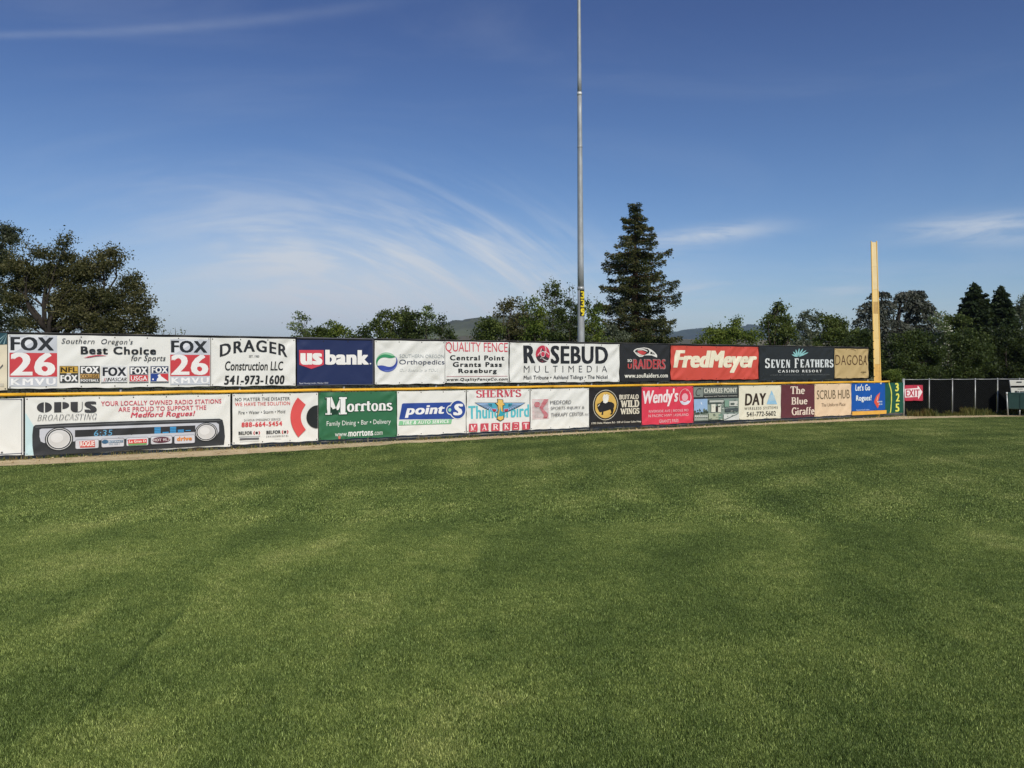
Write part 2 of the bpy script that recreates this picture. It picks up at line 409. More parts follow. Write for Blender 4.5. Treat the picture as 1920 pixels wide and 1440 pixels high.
def grass(name, tiles, size, y0, y1, step):
    tc_ = bpy.data.collections.new(name + '_tiles')
    for o in tiles: tc_.objects.link(o)
    P = []; y = y0
    while y < y1:
        hw = .62 * y + 2.2; x = -hw
        while x < hw:
            ly = lawn_y(x)
            if (ly - y) * .86 > size * .45: P.append((x + NP.uniform(-.04, .04), y + NP.uniform(-.04, .04), 0))
            x += step
        y += step
    me = bpy.data.meshes.new(name); me.from_pydata(P, [], [])
    at_ = me.attributes.new('turn', 'FLOAT', 'POINT'); at_.data.foreach_set('value', NP.uniform(0, 2 * np.pi, len(P)).astype(np.float32))
    o = bpy.data.objects.new(name, me); COL.objects.link(o); props(o, kind='stuff')
    o['label'] = 'short mown green outfield grass'; o['category'] = 'grass'
    ng = bpy.data.node_groups.new(name, 'GeometryNodeTree')
    ng.interface.new_socket('Geometry', in_out='INPUT', socket_type='NodeSocketGeometry'); ng.interface.new_socket('Geometry', in_out='OUTPUT', socket_type='NodeSocketGeometry')
    gi = ng.nodes.new('NodeGroupInput'); go = ng.nodes.new('NodeGroupOutput')
    ip = ng.nodes.new('GeometryNodeInstanceOnPoints'); ci = ng.nodes.new('GeometryNodeCollectionInfo')
    ci.inputs[0].default_value = tc_; ci.inputs['Separate Children'].default_value = True; ci.inputs['Reset Children'].default_value = True
    na = ng.nodes.new('GeometryNodeInputNamedAttribute'); na.data_type = 'FLOAT'; na.inputs[0].default_value = 'turn'
    cx = ng.nodes.new('ShaderNodeCombineXYZ'); ng.links.new(na.outputs[0], cx.inputs[2])
    ri = ng.nodes.new('FunctionNodeRandomValue'); ri.data_type = 'INT'; ri.inputs[4].default_value = 0; ri.inputs[5].default_value = len(tiles) - 1
    ng.links.new(gi.outputs[0], ip.inputs['Points']); ng.links.new(ci.outputs[0], ip.inputs['Instance'])
    ip.inputs['Pick Instance'].default_value = True; ng.links.new(ri.outputs[2], ip.inputs['Instance Index'])
    ng.links.new(cx.outputs[0], ip.inputs['Rotation']); ng.links.new(ip.outputs[0], go.inputs[0])
    md = o.modifiers.new('blades', 'NODES'); md.node_group = ng
    return o
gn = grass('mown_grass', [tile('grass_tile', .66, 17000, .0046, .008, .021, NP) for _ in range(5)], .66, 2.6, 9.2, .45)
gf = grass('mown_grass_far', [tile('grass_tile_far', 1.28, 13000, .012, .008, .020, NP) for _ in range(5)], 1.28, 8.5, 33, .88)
gn['label'] = 'short mown green grass nearest the camera'; gf['label'] = 'mown green outfield grass running out to the dirt track'
# straggling blades along the lawn's edge
def blades_obj(name, pts, hmin, hmax, wid, mat, label, lean=.5, hs=None):
    pts = np.asarray(pts); n_ = len(pts)
    h = NP.uniform(hmin, hmax, n_)
    if hs is not None: h = h * np.asarray(hs)
    a_ = NP.uniform(0, 2 * np.pi, n_); la = NP.uniform(0, 2 * np.pi, n_)
    ln_ = h * NP.uniform(.1, lean, n_); wv = wid * NP.uniform(.5, 1.4, n_) / 2
    dv = np.stack([np.cos(a_) * wv, np.sin(a_) * wv, 0 * wv], 1)
    mid = pts + np.stack([np.cos(la) * ln_ * .3, np.sin(la) * ln_ * .3, h * .6], 1)
    tip = pts + np.stack([np.cos(la) * ln_, np.sin(la) * ln_, h], 1)
    V = np.stack([pts - dv, pts + dv, mid + dv * .7, tip, mid - dv * .7], 1).reshape(-1, 3)
    Fc = np.arange(n_ * 5).reshape(-1, 5)
    o = mk(name, V, Fc, mat); props(o, label, 'grass', kind='stuff'); return o
pe = []
for i in range(len(ep) - 1):
    if not (-17 < ep[i].x < 22): continue
    L_ = (ep[i + 1] - ep[i]).length
    for k in range(int(L_ * 1300)):
        p = ep[i].lerp(ep[i + 1], R.random()); pe.append((p.x, p.y - R.random() ** 1.25 * 1.1 - .06, -.005))
blades_obj('edge_grass', pe, .008, .022, .012, M['blades'], 'ragged strip of grass blades along the edge of the dirt track')
# ------------------------------------------------------------------ the outfield fence
ZTOP, ZMID, ZCAP = 2.30, 1.235, 1.178
U0, U1 = FP.U(-330), FP.U(1692)
UE = FP.U(1628)                      # the upper tier stops here
fence = empty('outfield_fence', FP.W((U0 + U1) / 2, 0), 'long two-tier chain-link outfield fence carrying the advertising banners, dark cloth behind its upper tier', 'fence')
UP = Vector((0, 0, 1))
npost = 13
for i in range(npost):
    u = U0 + (UE - U0) * i / (npost - 1) if i < npost - 1 else UE
    b = MB(); b.tube([FP.W(u, -.1, -.03), FP.W(u, ZTOP - .02, -.03)], .03, 10)
    pst = b.build('post', M['galv'], fence, True)
    b = MB(); b.tube([FP.W(u, ZTOP - .02, -.03), FP.W(u, ZTOP + .015, -.03)], [.034, .02], 10); b.build('post_cap', M['galv'], pst, True)
# short posts of the lower tier only show as feet under the banners
for px in (488, 585, 690, 785, 880, 1170, 1290, 1465, 1575, 250, 335):
    u = FP.U(px); b = MB(); b.tube([FP.W(u, -.05, -.01), FP.W(u, 1.13, -.01)], .021, 8); b.build('line_post', M['galv'], fence, True)
def rail(name, z, off, r_, ua, ub, mat, seg=3.05, sag=.0):
    u = ua
    while u < ub - .05:
        v = min(u + seg, ub); b = MB()
        pts = []
        for k in range(7):
            f = k / 6; pts.append(FP.W(u + (v - u) * f, z + R.uniform(-sag, sag) - sag * 2 * math.sin(math.pi * f), off + R.uniform(-sag, sag) * .5))
        b.tube(pts, r_, 10); b.build(name, mat, fence, True); u = v + .006
rail('top_rail', ZTOP, -.03, .021, U0, UE, M['frame'])
rail('middle_rail', ZMID, -.03, .018, U0, UE, M['frame'])
rail('cap_tube', ZCAP, .045, .031, U0, FP.U(1665), M['yellow'], 2.9, .004)
rail('bottom_rail', .05, -.01, .012, U0, U1, M['wire'])
# dark windscreen cloth behind the upper tier, and dark cloth behind the lower banners
def cloth(name, ua, ub, z0, z1, off, mat, amp=.012):
    nu = int((ub - ua) / .12); nz = max(3, int((z1 - z0) / .12)); V = []; Fq = []
    for j in range(nz + 1):
        for i in range(nu + 1):
            u = ua + (ub - ua) * i / nu; z = z0 + (z1 - z0) * j / nz
            e_ = amp * (math.sin(u * 5.1 + z * 3) * .5 + math.sin(u * 2.3 - z * 7) * .5)
            zz = z + (amp * .8 * math.sin(u * 7.3) if j in (0, nz) else 0)
            V.append(FP.W(u, zz, off + e_))
    for j in range(nz):
        for i in range(nu): a_ = j * (nu + 1) + i; Fq.append((a_, a_ + 1, a_ + nu + 2, a_ + nu + 1))
    return mk(name, V, Fq, mat, fence, True)
cloth('windscreen', U0, UE + .02, 1.262, ZTOP + .01, .012, M['screen'], .005)
cloth('windscreen', U0, U1, .13, 1.10, .012, M['screen'], .004)
# woven wire, the whole fence
b = MB()
def wires(W_, ua, ub, z0, z1, off, pitch=.075, r_=.0022):
    H = z1 - z0; u = ua - H
    while u < ub:
        for sgn in (1, -1):
            p = (u, z0) if sgn > 0 else (u + H, z0); q = (u + H, z1) if sgn > 0 else (u, z1)
            (pu, pz), (qu, qz) = p, q
            if pu > qu: (pu, pz), (qu, qz) = (qu, qz), (pu, pz)
            if qu <= ua or pu >= ub: continue
            sl = (qz - pz) / (qu - pu)
            if pu < ua: pz += sl * (ua - pu); pu = ua
            if qu > ub: qz -= sl * (qu - ub); qu = ub
            b.tube([W_(pu, pz, off + .002 * sgn), W_(qu, qz, off + .002 * sgn)], r_, 3, False)
        u += pitch
wires(FP.W, U0, UE, .03, ZTOP, 0.0)
props(b.build('chain_link_mesh', M['wire'], fence), kind='stuff')

# ------------------------------------------------------------------ lettering
_tc = {}
def glyphs(s, bold=0.0, shear=0.0, space=1.0):
    key = (s, bold, shear, space)
    if key not in _tc:
        smear = max(0, bold) * 2.1; sy_ = smear * .30; bold = min(bold, 0); space += smear * .9; nx_ = int(math.ceil(smear / .05)) + 1 if smear > 0 else 1; n_c = nx_ * (2 if sy_ > 0 else 1)
        cu = bpy.data.curves.new('t', 'FONT'); cu.body = s; cu.size = 1; cu.offset = bold; cu.shear = shear
        cu.space_character = space; cu.resolution_u = 3; cu.dimensions = '2D'; cu.fill_mode = 'FRONT'
        o = bpy.data.objects.new('t', cu); me = bpy.data.meshes.new_from_object(o)
        V = [(v.co.x, v.co.y) for v in me.vertices]; T = []
        for p in me.polygons:
            vi = list(p.vertices)
            for k in range(1, len(vi) - 1): T.append((vi[0], vi[k], vi[k + 1]))
        bpy.data.objects.remove(o); bpy.data.curves.remove(cu); bpy.data.meshes.remove(me)
        nv = len(V); V0, T0 = V, T; V, T, LF = [], [], []
        for k in range(n_c):
            dx_ = smear * ((k % nx_) / max(1, nx_ - 1) - .5) if n_c > 1 else 0; dy_ = sy_ * (k // nx_ - .5) if n_c > 1 else 0
            V += [(x + dx_, y + dy_) for x, y in V0]; T += [tuple(i + k * nv for i in t3) for t3 in T0]; LF += [k] * len(T0)
        _tc[key] = (V, T, LF)
    return _tc[key]
# a small roman (serifed) alphabet drawn with a broad nib: strokes of points, serif marks at ends
def arc(cx, cy, rx, ry, a0, a1, n=10): return [(cx + rx * math.cos(rad(a0 + (a1 - a0) * i / n)), cy + ry * math.sin(rad(a0 + (a1 - a0) * i / n))) for i in range(n + 1)]
def V_(x, a_=0, b_=1, s='11', k=0): return ('V', [(x, a_), (x, b_)], s)
def H_(x0, x1, y): return ('N', [(x0, y), (x1, y)], '00')
RO = {
 'H': (.86, [V_(.18), V_(.68), H_(.18, .68, .5)]), 'I': (.42, [V_(.21)]), 'L': (.7, [V_(.18), H_(.18, .62, .03), ('N', [(.62, 0), (.62, .22)], '00')]),
 'E': (.74, [V_(.18), H_(.18, .62, .97), H_(.18, .62, .03), H_(.18, .5, .5), ('N', [(.62, 0), (.63, .24)], '00'), ('N', [(.62, .78), (.62, 1)], '00')]),
 'F': (.7, [V_(.18), H_(.18, .62, .97), H_(.18, .5, .5), ('N', [(.62, .76), (.62, 1)], '00')]),
 'T': (.76, [V_(.38, 0, 1, '10'), H_(.06, .70, .97), ('N', [(.06, .76), (.06, 1)], '00'), ('N', [(.70, .76), (.70, 1)], '00')]),
 'S': (.64, [('B', arc(.33, .74, .22, .23, 20, 270) + arc(.33, .27, .24, .24, 90, -160), '00'), ('N', [(.56, .74), (.56, 1)], '00'), ('N', [(.09, 0), (.09, .26)], '00')]),
 'R': (.84, [V_(.18), ('B', [(.18, .97)] + arc(.42, .75, .22, .22, 90, -90) + [(.18, .53)], '00'), ('V', [(.44, .52), (.74, 0)], '10')]),
 'M': (1.06, [('N', [(.16, 0), (.16, 1)], '11'), ('V', [(.18, 1), (.50, .06)], '00'), ('N', [(.50, .06), (.84, 1)], '00'), V_(.88)]),
 'K': (.86, [V_(.18), ('N', [(.20, .42), (.68, 1)], '01'), ('V', [(.36, .6), (.72, 0)], '10')]),
 'A': (.86, [('N', [(.12, 0), (.42, 1)], '10'), ('V', [(.42, 1), (.74, 0)], '01'), H_(.22, .62, .34)]),
 'B': (.76, [V_(.18), ('B', [(.18, .97)] + arc(.40, .75, .19, .22, 90, -90) + [(.18, .53)], '00'), ('B', [(.18, .53)] + arc(.42, .28, .22, .25, 90, -90) + [(.18, .03)], '00')]),
 'O': (.88, [('B', arc(.44, .5, .32, .48, 0, 360, 18), '00')]),
 'C': (.80, [('B', arc(.46, .5, .32, .48, 40, 320, 14), '00'), ('N', [(.71, .7), (.71, 1)], '00')]),
 'G': (.86, [('B', arc(.46, .5, .32, .48, 40, 330, 14), '00'), ('N', [(.71, .74), (.71, 1)], '00'), ('V', [(.72, .04), (.72, .42)], '01')]),
 'D': (.88, [V_(.18), ('B', [(.18, .97)] + arc(.38, .5, .34, .47, 90, -90, 12) + [(.18, .03)], '00')]),
 'N': (.88, [('N', [(.16, 0), (.16, 1)], '11'), ('V', [(.18, 1), (.70, 0)], '00'), ('N', [(.72, 0), (.72, 1)], '01')]),
 'U': (.84, [('V', [(.18, 1), (.18, .3)], '10'), ('B', arc(.43, .27, .25, .25, 180, 360), '00'), ('N', [(.68, .27), (.68, 1)], '01')]),
 'V': (.84, [('V', [(.12, 1), (.42, 0)], '10'), ('N', [(.42, 0), (.72, 1)], '01')]),
 'W': (1.2, [('V', [(.12, 1), (.36, 0)], '10'), ('N', [(.36, 0), (.60, .95)], '00'), ('V', [(.60, .95), (.84, 0)], '00'), ('N', [(.84, 0), (1.08, 1)], '01')]),
 "'": (.26, [('V', [(.13, .98), (.10, .74)], '00')]), ' ': (.4, []), '-': (.5, [H_(.1, .4, .4)]),
 'o': (.62, [('B', arc(.31, .32, .21, .31, 0, 360, 16), '00')]),
 'r': (.5, [('V', [(.17, 0), (.17, .62)], '10'), ('B', arc(.33, .44, .15, .19, 165, 45, 6), '00'), ('V', [(.42, .50), (.44, .62)], '00')]),
 't': (.42, [('V', [(.17, .05), (.17, .86)], '00'), H_(.04, .38, .62), ('N', [(.17, .03), (.36, .05)], '00')]),
 'n': (.70, [('V', [(.17, 0), (.17, .62)], '10'), ('B', arc(.34, .42, .19, .20, 170, 0, 8), '00'), ('V', [(.53, 0), (.53, .42)], '10')]),
 's': (.5, [('B', arc(.25, .48, .15, .14, 20, 270, 8) + arc(.25, .17, .17, .15, 90, -160, 8), '00')]),
 'h': (.70, [('V', [(.17, 0), (.17, 1)], '10'), ('B', arc(.34, .42, .19, .20, 170, 0, 8), '00'), ('V', [(.53, 0), (.53, .42)], '10')]),
 'e': (.58, [('B', arc(.30, .32, .20, .31, 0, 320, 14), '00'), H_(.10, .50, .34)]),
 'l': (.36, [('V', [(.18, 0), (.18, 1)], '10')]), 'i': (.36, [('V', [(.18, 0), (.18, .62)], '10'), ('V', [(.18, .78), (.18, .94)], '00')]),
 'u': (.70, [('V', [(.17, .62), (.17, .2)], '10'), ('B', arc(.35, .21, .18, .19, 180, 350, 8), '00'), ('V', [(.53, .62), (.53, 0)], '00')]),
 'a': (.60, [('B', arc(.28, .17, .17, .16, 0, 360, 10), '00'), ('V', [(.46, 0), (.46, .42)], '00'), ('B', arc(.28, .44, .18, .18, 0, 150, 8), '00')]),
 'f': (.42, [('V', [(.17, 0), (.17, .78)], '10'), ('B', arc(.33, .78, .16, .18, 180, 60, 6), '00'), H_(.04, .36, .60)]),
}
def roman(s, thick=.17, thin=.06, serif=.13, sh=.05, shear=0.0, space=0.0):
    """polygons of a serifed word; one polygon list per stroke"""
    P = []; x = 0.0
    for ch in s:
        wd, st = RO[ch]
        for kind, pts, se in st:
            base = thick if kind in 'VB' else thin
            L_ = []; R_ = []
            for i, p in enumerate(pts):
                a_ = pts[max(i - 1, 0)]; b_ = pts[min(i + 1, len(pts) - 1)]
                dx_, dy_ = b_[0] - a_[0], b_[1] - a_[1]; l = math.hypot(dx_, dy_) or 1
                k = base if kind != 'B' else thin + (thick - thin) * abs(dy_ / l) ** 1.3
                nx, ny = -dy_ / l * k / 2, dx_ / l * k / 2
                L_.append((p[0] + nx, p[1] + ny)); R_.append((p[0] - nx, p[1] - ny))
            for i in range(len(pts) - 1): P.append([L_[i], L_[i + 1], R_[i + 1], R_[i]])
            P[-(len(pts) - 1):] = [[(a_ + x, b_) for a_, b_ in q] for q in P[-(len(pts) - 1):]]
            for e_, p in ((0, pts[0]), (1, pts[-1])):
                if se[e_] == '1':
                    y0 = p[1] - sh if p[1] > .45 else p[1]
                    P.append([(x + p[0] - base / 2 - serif * .6, y0), (x + p[0] + base / 2 + serif * .6, y0), (x + p[0] + base / 2 + serif * .6, y0 + sh), (x + p[0] - base / 2 - serif * .6, y0 + sh)])
        x += wd + space
    return [[(a_ + b_ * shear, b_) for a_, b_ in q] for q in P]

# ------------------------------------------------------------------ banners
Z0 = (0, 0, 1.0); Z1 = (0, 600, 5.143); Z2 = (290, 610, 5.761); Z3 = (540, 610, 6.194); Z4 = (820, 620, 6.4)
Z5 = (1080, 620, 7.579); Z6 = (1240, 630, 8.0); Z7 = (1440, 630, 7.385); Z8 = (1640, 640, 6.857)
class Banner:
    def __init__(s, xl, xr, z0, z1, rgb, label, amp=.005, plane=FP, off=.052, name='banner', cat='banner', group='advertising banners along the outfield fence', skew=0.0):
        s.pl = plane; s.u0, s.u1, s.z0, s.z1 = plane.U(xl), plane.U(xr), z0, z1
        s.amp = amp * 1.9; s.off = off; s.k = 0; s.ph = R.uniform(0, 6.28); s.ph2 = R.uniform(0, 6.28); s.fr = R.uniform(.85, 1.2); s.sgn = 1
        s.root = empty(name, plane.W((s.u0 + s.u1) / 2, z0, off), label, cat, group)
        nu = max(6, int((s.u1 - s.u0) / .03)); nz = max(6, int((z1 - z0) / .03)); V = []; Fq = []
        for j in range(nz + 1):
            for i in range(nu + 1):
                u = s.u0 + (s.u1 - s.u0) * i / nu; f = j / nz; z = z0 + (z1 - z0) * f
                zz = z
                if j == 0: zz += .006 * math.sin(u * 5.2 + s.ph) + .004 * math.sin(u * 17)
                if j == nz: zz += .003 * math.sin(u * 7 + s.ph2)
                V.append(s.P(u, zz, 0))
        for j in range(nz):
            for i in range(nu): a_ = j * (nu + 1) + i; Fq.append((a_, a_ + 1, a_ + nu + 2, a_ + nu + 1))
        s.sheet = mk('sheet', V, Fq, vinyl(rgb), s.root, True)
        # hems and eyelets
        g = MB(); n_ = max(2, round((s.u1 - s.u0) / .6))
        for i in range(n_ + 1):
            u = s.u0 + .03 + (s.u1 - s.u0 - .06) * i / n_
            for z in (z0 + .03, z1 - .03):
                c = s.P(u, z, .003); g.tube([c - plane.n * .002, c + plane.n * .003], [.012, .010], 8)
                e_ = z1 + .045 if z > (z0 + z1) / 2 else z0 - .045
                g.tube([c + plane.n * .003, s.P(u + R.uniform(-.02, .02), e_, -.02)], .0028, 4)
        props(g.build('eyelets_and_ties', M['bolt'], s.root), kind='stuff')
    def w(s, u, z):
        a_ = s.amp; H = s.z1 - s.z0; val = 0
        for (cu_, cz, sg) in ((s.u0, s.z1, 1), (s.u1, s.z1, -1), (s.u0, s.z0, 1), (s.u1, s.z0, -1)):
            du, dz_ = (u - cu_) * sg, z - cz; r_ = math.hypot(du, dz_)
            if r_ > 1.5: continue
            th_ = math.atan2(dz_, du); val += 1.1 * math.sin(th_ * 7 + s.ph) * math.exp(-r_ / .42) * min(1, (r_ / .22) ** 2)
        q = (u * .86 - z * .9) * s.fr
        m_ = math.sin(u * 2.1 + s.ph2) * .5 + .5
        val += (.75 * math.sin(q * 9.5 + s.ph + 1.3 * math.sin(z * 4 + u)) + .35 * math.sin(q * 21 + s.ph2)) * m_ * min(1, (z - s.z0) / .08 + .25)
        val += .5 * math.sin(u * 10.4 + s.ph) * max(0, 1 - (z - s.z0) / .25)
        return val * a_
    def P(s, u, z, lift=0.0): return s.pl.W(u, z, s.off + lift + s.w(u, z))
    def px(s, Z, x, y): return s.pl.q(Z[0] + x / Z[2], Z[1] + y / Z[2])
    def put(s, name, V2, T, rgb, label=None, clip=False, lay=None):
        """V2: (u,z) points; T: triangles. Splits long edges so the print follows the cloth."""
        s.k += 1; lift = .0055 + .0006 * s.k
        pts = []; idx = {}
        def vid(p, l_):
            k_ = (round(p[0], 5), round(p[1], 5), l_)
            if k_ not in idx: idx[k_] = len(pts); pts.append((p[0], p[1], l_))
            return idx[k_]
        st = [(V2[a_], V2[b_], V2[c], lay[i_] if lay else 0) for i_, (a_, b_, c) in enumerate(T)]; F_ = []
        while st:
            tr = st.pop(); ls = [math.hypot(tr[i][0] - tr[(i + 1) % 3][0], tr[i][1] - tr[(i + 1) % 3][1]) for i in range(3)]
            m_ = max(ls)
            if m_ > .065:
                i = ls.index(m_); A, B, C = tr[i], tr[(i + 1) % 3], tr[(i + 2) % 3]; D = ((A[0] + B[0]) / 2, (A[1] + B[1]) / 2)
                st += [(A, D, C, tr[3]), (D, B, C, tr[3])]
            else:
                ar = (tr[1][0] - tr[0][0]) * (tr[2][1] - tr[0][1]) - (tr[2][0] - tr[0][0]) * (tr[1][1] - tr[0][1])
                if abs(ar) < 1e-10: continue
                v3 = tuple(vid(p, tr[3]) for p in (tr[:3] if ar > 0 else tr[2::-1]))
                if len(set(v3)) == 3: F_.append(v3)
        o = mk(name, [s.P(p[0], p[1], lift + .0002 * p[2]) for p in pts], F_, vinyl(rgb), s.root, True)
        if label: o['label'] = label
        return o
    def box(s, Z, b):
        xl, xr, yt, yb = b; xm = (xl + xr) / 2
        u0, _ = s.px(Z, xl, yt); u1, _ = s.px(Z, xr, yt); _, zt = s.px(Z, xm, yt); _, zb = s.px(Z, xm, yb)
        return u0, u1, zb, zt
    def text(s, Z, txt, b, rgb=(40, 40, 42), bold=0.0, shear=0.0, space=1.0, warp=None, name='lettering', grow=0.0):
        V, T, LF = glyphs(txt, bold, shear, space)
        xs = [v[0] for v in V]; ys = [v[1] for v in V]; x0, x1, y0, y1 = min(xs), max(xs), min(ys), max(ys)
        u0, u1, zb, zt = s.box(Z, b)
        W2 = []
        for x, y in V:
            f, g = (x - x0) / (x1 - x0), (y - y0) / (y1 - y0)
            if warp: f, g = warp(f, g)
            W2.append((u0 - grow + (u1 - u0 + 2 * grow) * f, zb - grow + (zt - zb + 2 * grow) * g))
        s.k += 1
        return s.put(name, W2, T, rgb, lay=LF)
    def roman(s, Z, txt, b, rgb, name='lettering', **k):
        P = roman(txt, **k); A = [p for q in P for p in q]
        x0, x1 = min(p[0] for p in A), max(p[0] for p in A); y0, y1 = min(p[1] for p in A), max(p[1] for p in A)
        u0, u1, zb, zt = s.box(Z, b)
        # strokes are laid over each other; each gets its own hair-thin layer so no two faces coincide
        V2 = []; T = []
        for q in P:
            b0 = len(V2); V2 += [(u0 + (u1 - u0) * (x - x0) / (x1 - x0), zb + (zt - zb) * (y - y0) / (y1 - y0)) for x, y in q]
            T += [(b0, b0 + 1, b0 + 2), (b0, b0 + 2, b0 + 3)]
        s.k += 1; lift = .0055 + .0006 * s.k
        V3 = []; F3 = []
        for i, t3 in enumerate(T):
            ar = (V2[t3[1]][0] - V2[t3[0]][0]) * (V2[t3[2]][1] - V2[t3[0]][1]) - (V2[t3[2]][0] - V2[t3[0]][0]) * (V2[t3[1]][1] - V2[t3[0]][1])
            tt = t3 if ar > 0 else t3[::-1]; b0 = len(V3)
            V3 += [s.P(*V2[j], lift + .0001 * (i // 2)) for j in tt]; F3.append((b0, b0 + 1, b0 + 2))
        return mk(name, V3, F3, vinyl(rgb), s.root)
    def poly(s, Z, pts, rgb, name='print', holes=(), label=None):
        loops = [[s.px(Z, *p) for p in pts]] + [[s.px(Z, *p) for p in h] for h in holes]
        T = tessellate_polygon([[Vector((a_, b_, 0)) for a_, b_ in l] for l in loops])
        V2 = [p for l in loops for p in l]
        return s.put(name, V2, T, rgb, label)
    def rect(s, Z, b, rgb, name='print', label=None):
        u0, u1, zb, zt = s.box(Z, b)
        return s.put(name, [(u0, zb), (u1, zb), (u1, zt), (u0, zt)], [(0, 1, 2), (0, 2, 3)], rgb, label)
    def rrect(s, Z, b, r_, rgb, name='print'):
        u0, u1, zb, zt = s.box(Z, b); P = []
        for cx, cy, a0 in ((u1 - r_, zt - r_, 0), (u0 + r_, zt - r_, 90), (u0 + r_, zb + r_, 180), (u1 - r_, zb + r_, 270)):
            P += [(cx + r_ * math.cos(rad(a0 + 18 * i)), cy + r_ * math.sin(rad(a0 + 18 * i))) for i in range(6)]
        return s.put(name, P + [((u0 + u1) / 2, (zb + zt) / 2)], [(len(P), i, (i + 1) % len(P)) for i in range(len(P))], rgb)
    def disc(s, Z, cx, cy, rx, ry, rgb, a0=0, a1=360, inner=0.0, name='print', n=28, inner_y=None):
        """ellipse, ring (inner = fraction) or sector in photograph pixels"""
        u, z = s.px(Z, cx, cy); ul, _ = s.px(Z, cx - rx, cy); ur, _ = s.px(Z, cx + rx, cy); _, zt = s.px(Z, cx, cy - ry); _, zb = s.px(Z, cx, cy + ry)
        ru, rz = (ur - ul) / 2, (zt - zb) / 2; V2 = []; T = []
        for i in range(n + 1):
            a_ = rad(a0 + (a1 - a0) * i / n); V2 += [(u + ru * math.cos(a_), z + rz * math.sin(a_)), (u + ru * inner * math.cos(a_), z + rz * inner * math.sin(a_))]
        for i in range(n):
            T.append((2 * i, 2 * i + 2, 2 * i + 1)); 
            if inner > 0: T.append((2 * i + 2, 2 * i + 3, 2 * i + 1))
        return s.put(name, V2, T, rgb)
    def crescent(s, Z, cx, cy, rx, ry, a0, a1, thick, rgb, name='emblem', n=20, bias=0.5):
        """tapered arc"""
        o_ = []; i_ = []
        for k in range(n + 1):
            f = k / n; a_ = rad(a0 + (a1 - a0) * f); t_ = thick * math.sin(math.pi * f ** bias) if 0 < f < 1 else 0
            o_.append((cx + rx * math.cos(a_), cy - ry * math.sin(a_))); i_.append((cx + (rx - t_) * math.cos(a_), cy - (ry - t_) * math.sin(a_)))
        V2 = [s.px(Z, *p) for p in o_ + i_]; T = []
        for k in range(n): T += [(k, k + 1, n + 1 + k), (k + 1, n + 2 + k, n + 1 + k)]
        return s.put(name, V2, T, rgb)
WH = (229, 229, 222); BK = (34, 36, 38); RD = (204, 62, 74); GR = (150, 152, 156)
ZU0, ZU1, ZL0, ZL1 = 1.285, 2.272, .085, 1.118
# ---------------- upper row
B = Banner(-330, -62, ZU0, ZU1, (216, 208, 186), 'plain cream banner on the upper tier, just beyond the left edge of the view')
B = Banner(-58, 13.5, ZU0 - .03, ZU1, (222, 212, 186), 'cream banner with a dark teal sunburst top, far left end of the upper row', off=.03)
B.poly(Z1, [(-60, 125), (68, 125), (68, 235), (-60, 240)], (36, 72, 82))
for q in (((68, 128), (0, 190), (0, 178)), ((68, 128), (-20, 240), (-8, 240)), ((68, 132), (30, 236), (42, 236))): B.poly(Z1, q, (130, 160, 165))
B.poly(Z1, [(0, 455), (28, 425), (30, 440), (0, 475)], (90, 92, 90)); B.rect(Z1, (-40, 38, 612, 642), (200, 192, 172))

B = Banner(15, 393.5, ZU0, ZU1, WH, 'wide white banner with a large red and silver number 26 block at each end', amp=.004)
def fox(Z, x0, x1, yt, yb):
    W_ = x1 - x0; H = yb - yt; X = lambda f: x0 + W_ * f; Y = lambda f: yt + H * f
    B.rect(Z, (x0, x1, yt, yb), (196, 200, 206), 'emblem'); B.poly(Z, [(X(.0), Y(.12)), (X(.42), Y(0)), (X(.75), Y(0)), (X(.1), Y(.33)), (X(0), Y(.33))], (222, 225, 228))
    B.text(Z, 'FOX', (X(.02), X(.93), Y(.035), Y(.30)), (38, 42, 46), .045)
    B.rect(Z, (X(.0), X(1), Y(.345), Y(.81)), (200, 66, 72), 'emblem')
    B.text(Z, '26', (X(.02), X(.96), Y(.34), Y(.79)), (236, 234, 230), .035)
    B.text(Z, 'KMVU', (X(.03), X(.97), Y(.845), Y(.975)), (240, 240, 238), .035, space=1.18)
fox(Z1, 91, 549, 148, 640); fox(Z2, 162, 590, 150, 640)
B.text(Z1, "Southern  Oregon's", (590, 1277, 180, 246), (52, 54, 56), 0, .25, 1.12)
B.text(Z1, 'Best Choice', (775, 1500, 257, 330), BK, .035, 0, 1.08)
B.poly(Z1, [(800, 364), (850, 350), (920, 338), (990, 338), (1034, 348), (990, 345), (920, 348), (860, 360)], (200, 72, 92), 'underline')
B.text(Z0, 'for Sports', (245, 309.5, 666, 679.5), (52, 54, 56), 0.005, .25, 1.08)
B.rect(Z1, (572, 752, 443, 600), (60, 62, 60), 'emblem'); B.rect(Z1, (577, 747, 448, 512), (206, 166, 70), 'emblem')
B.text(Z1, 'NFL', (582, 742, 455, 503), (60, 48, 24), .04); B.text(Z1, 'FOX', (580, 745, 530, 592), (238, 238, 234), .05); B.rect(Z1, (640, 682, 512, 526), (190, 190, 190))
B.rect(Z1, (767, 958, 443, 600), (56, 58, 60), 'emblem'); B.text(Z1, 'FOX', (778, 948, 450, 512), (238, 238, 234), .05)
B.rect(Z1, (772, 953, 520, 562), (198, 158, 92), 'emblem'); B.text(Z1, 'COLLEGE', (778, 947, 525, 558), (50, 36, 26), .04); B.text(Z1, 'FOOTBALL', (775, 950, 570, 594), (238, 238, 234), .04)
B.rect(Z1, (970, 1223, 443, 598), (206, 208, 210), 'emblem'); B.rect(Z1, (976, 1217, 448, 593), (226, 227, 226), 'emblem')
B.text(Z1, 'FOX', (985, 1212, 455, 540), (36, 40, 48), .05); B.text(Z1, 'NASCAR', (1035, 1215, 555, 589), (44, 46, 50), .02, .3)
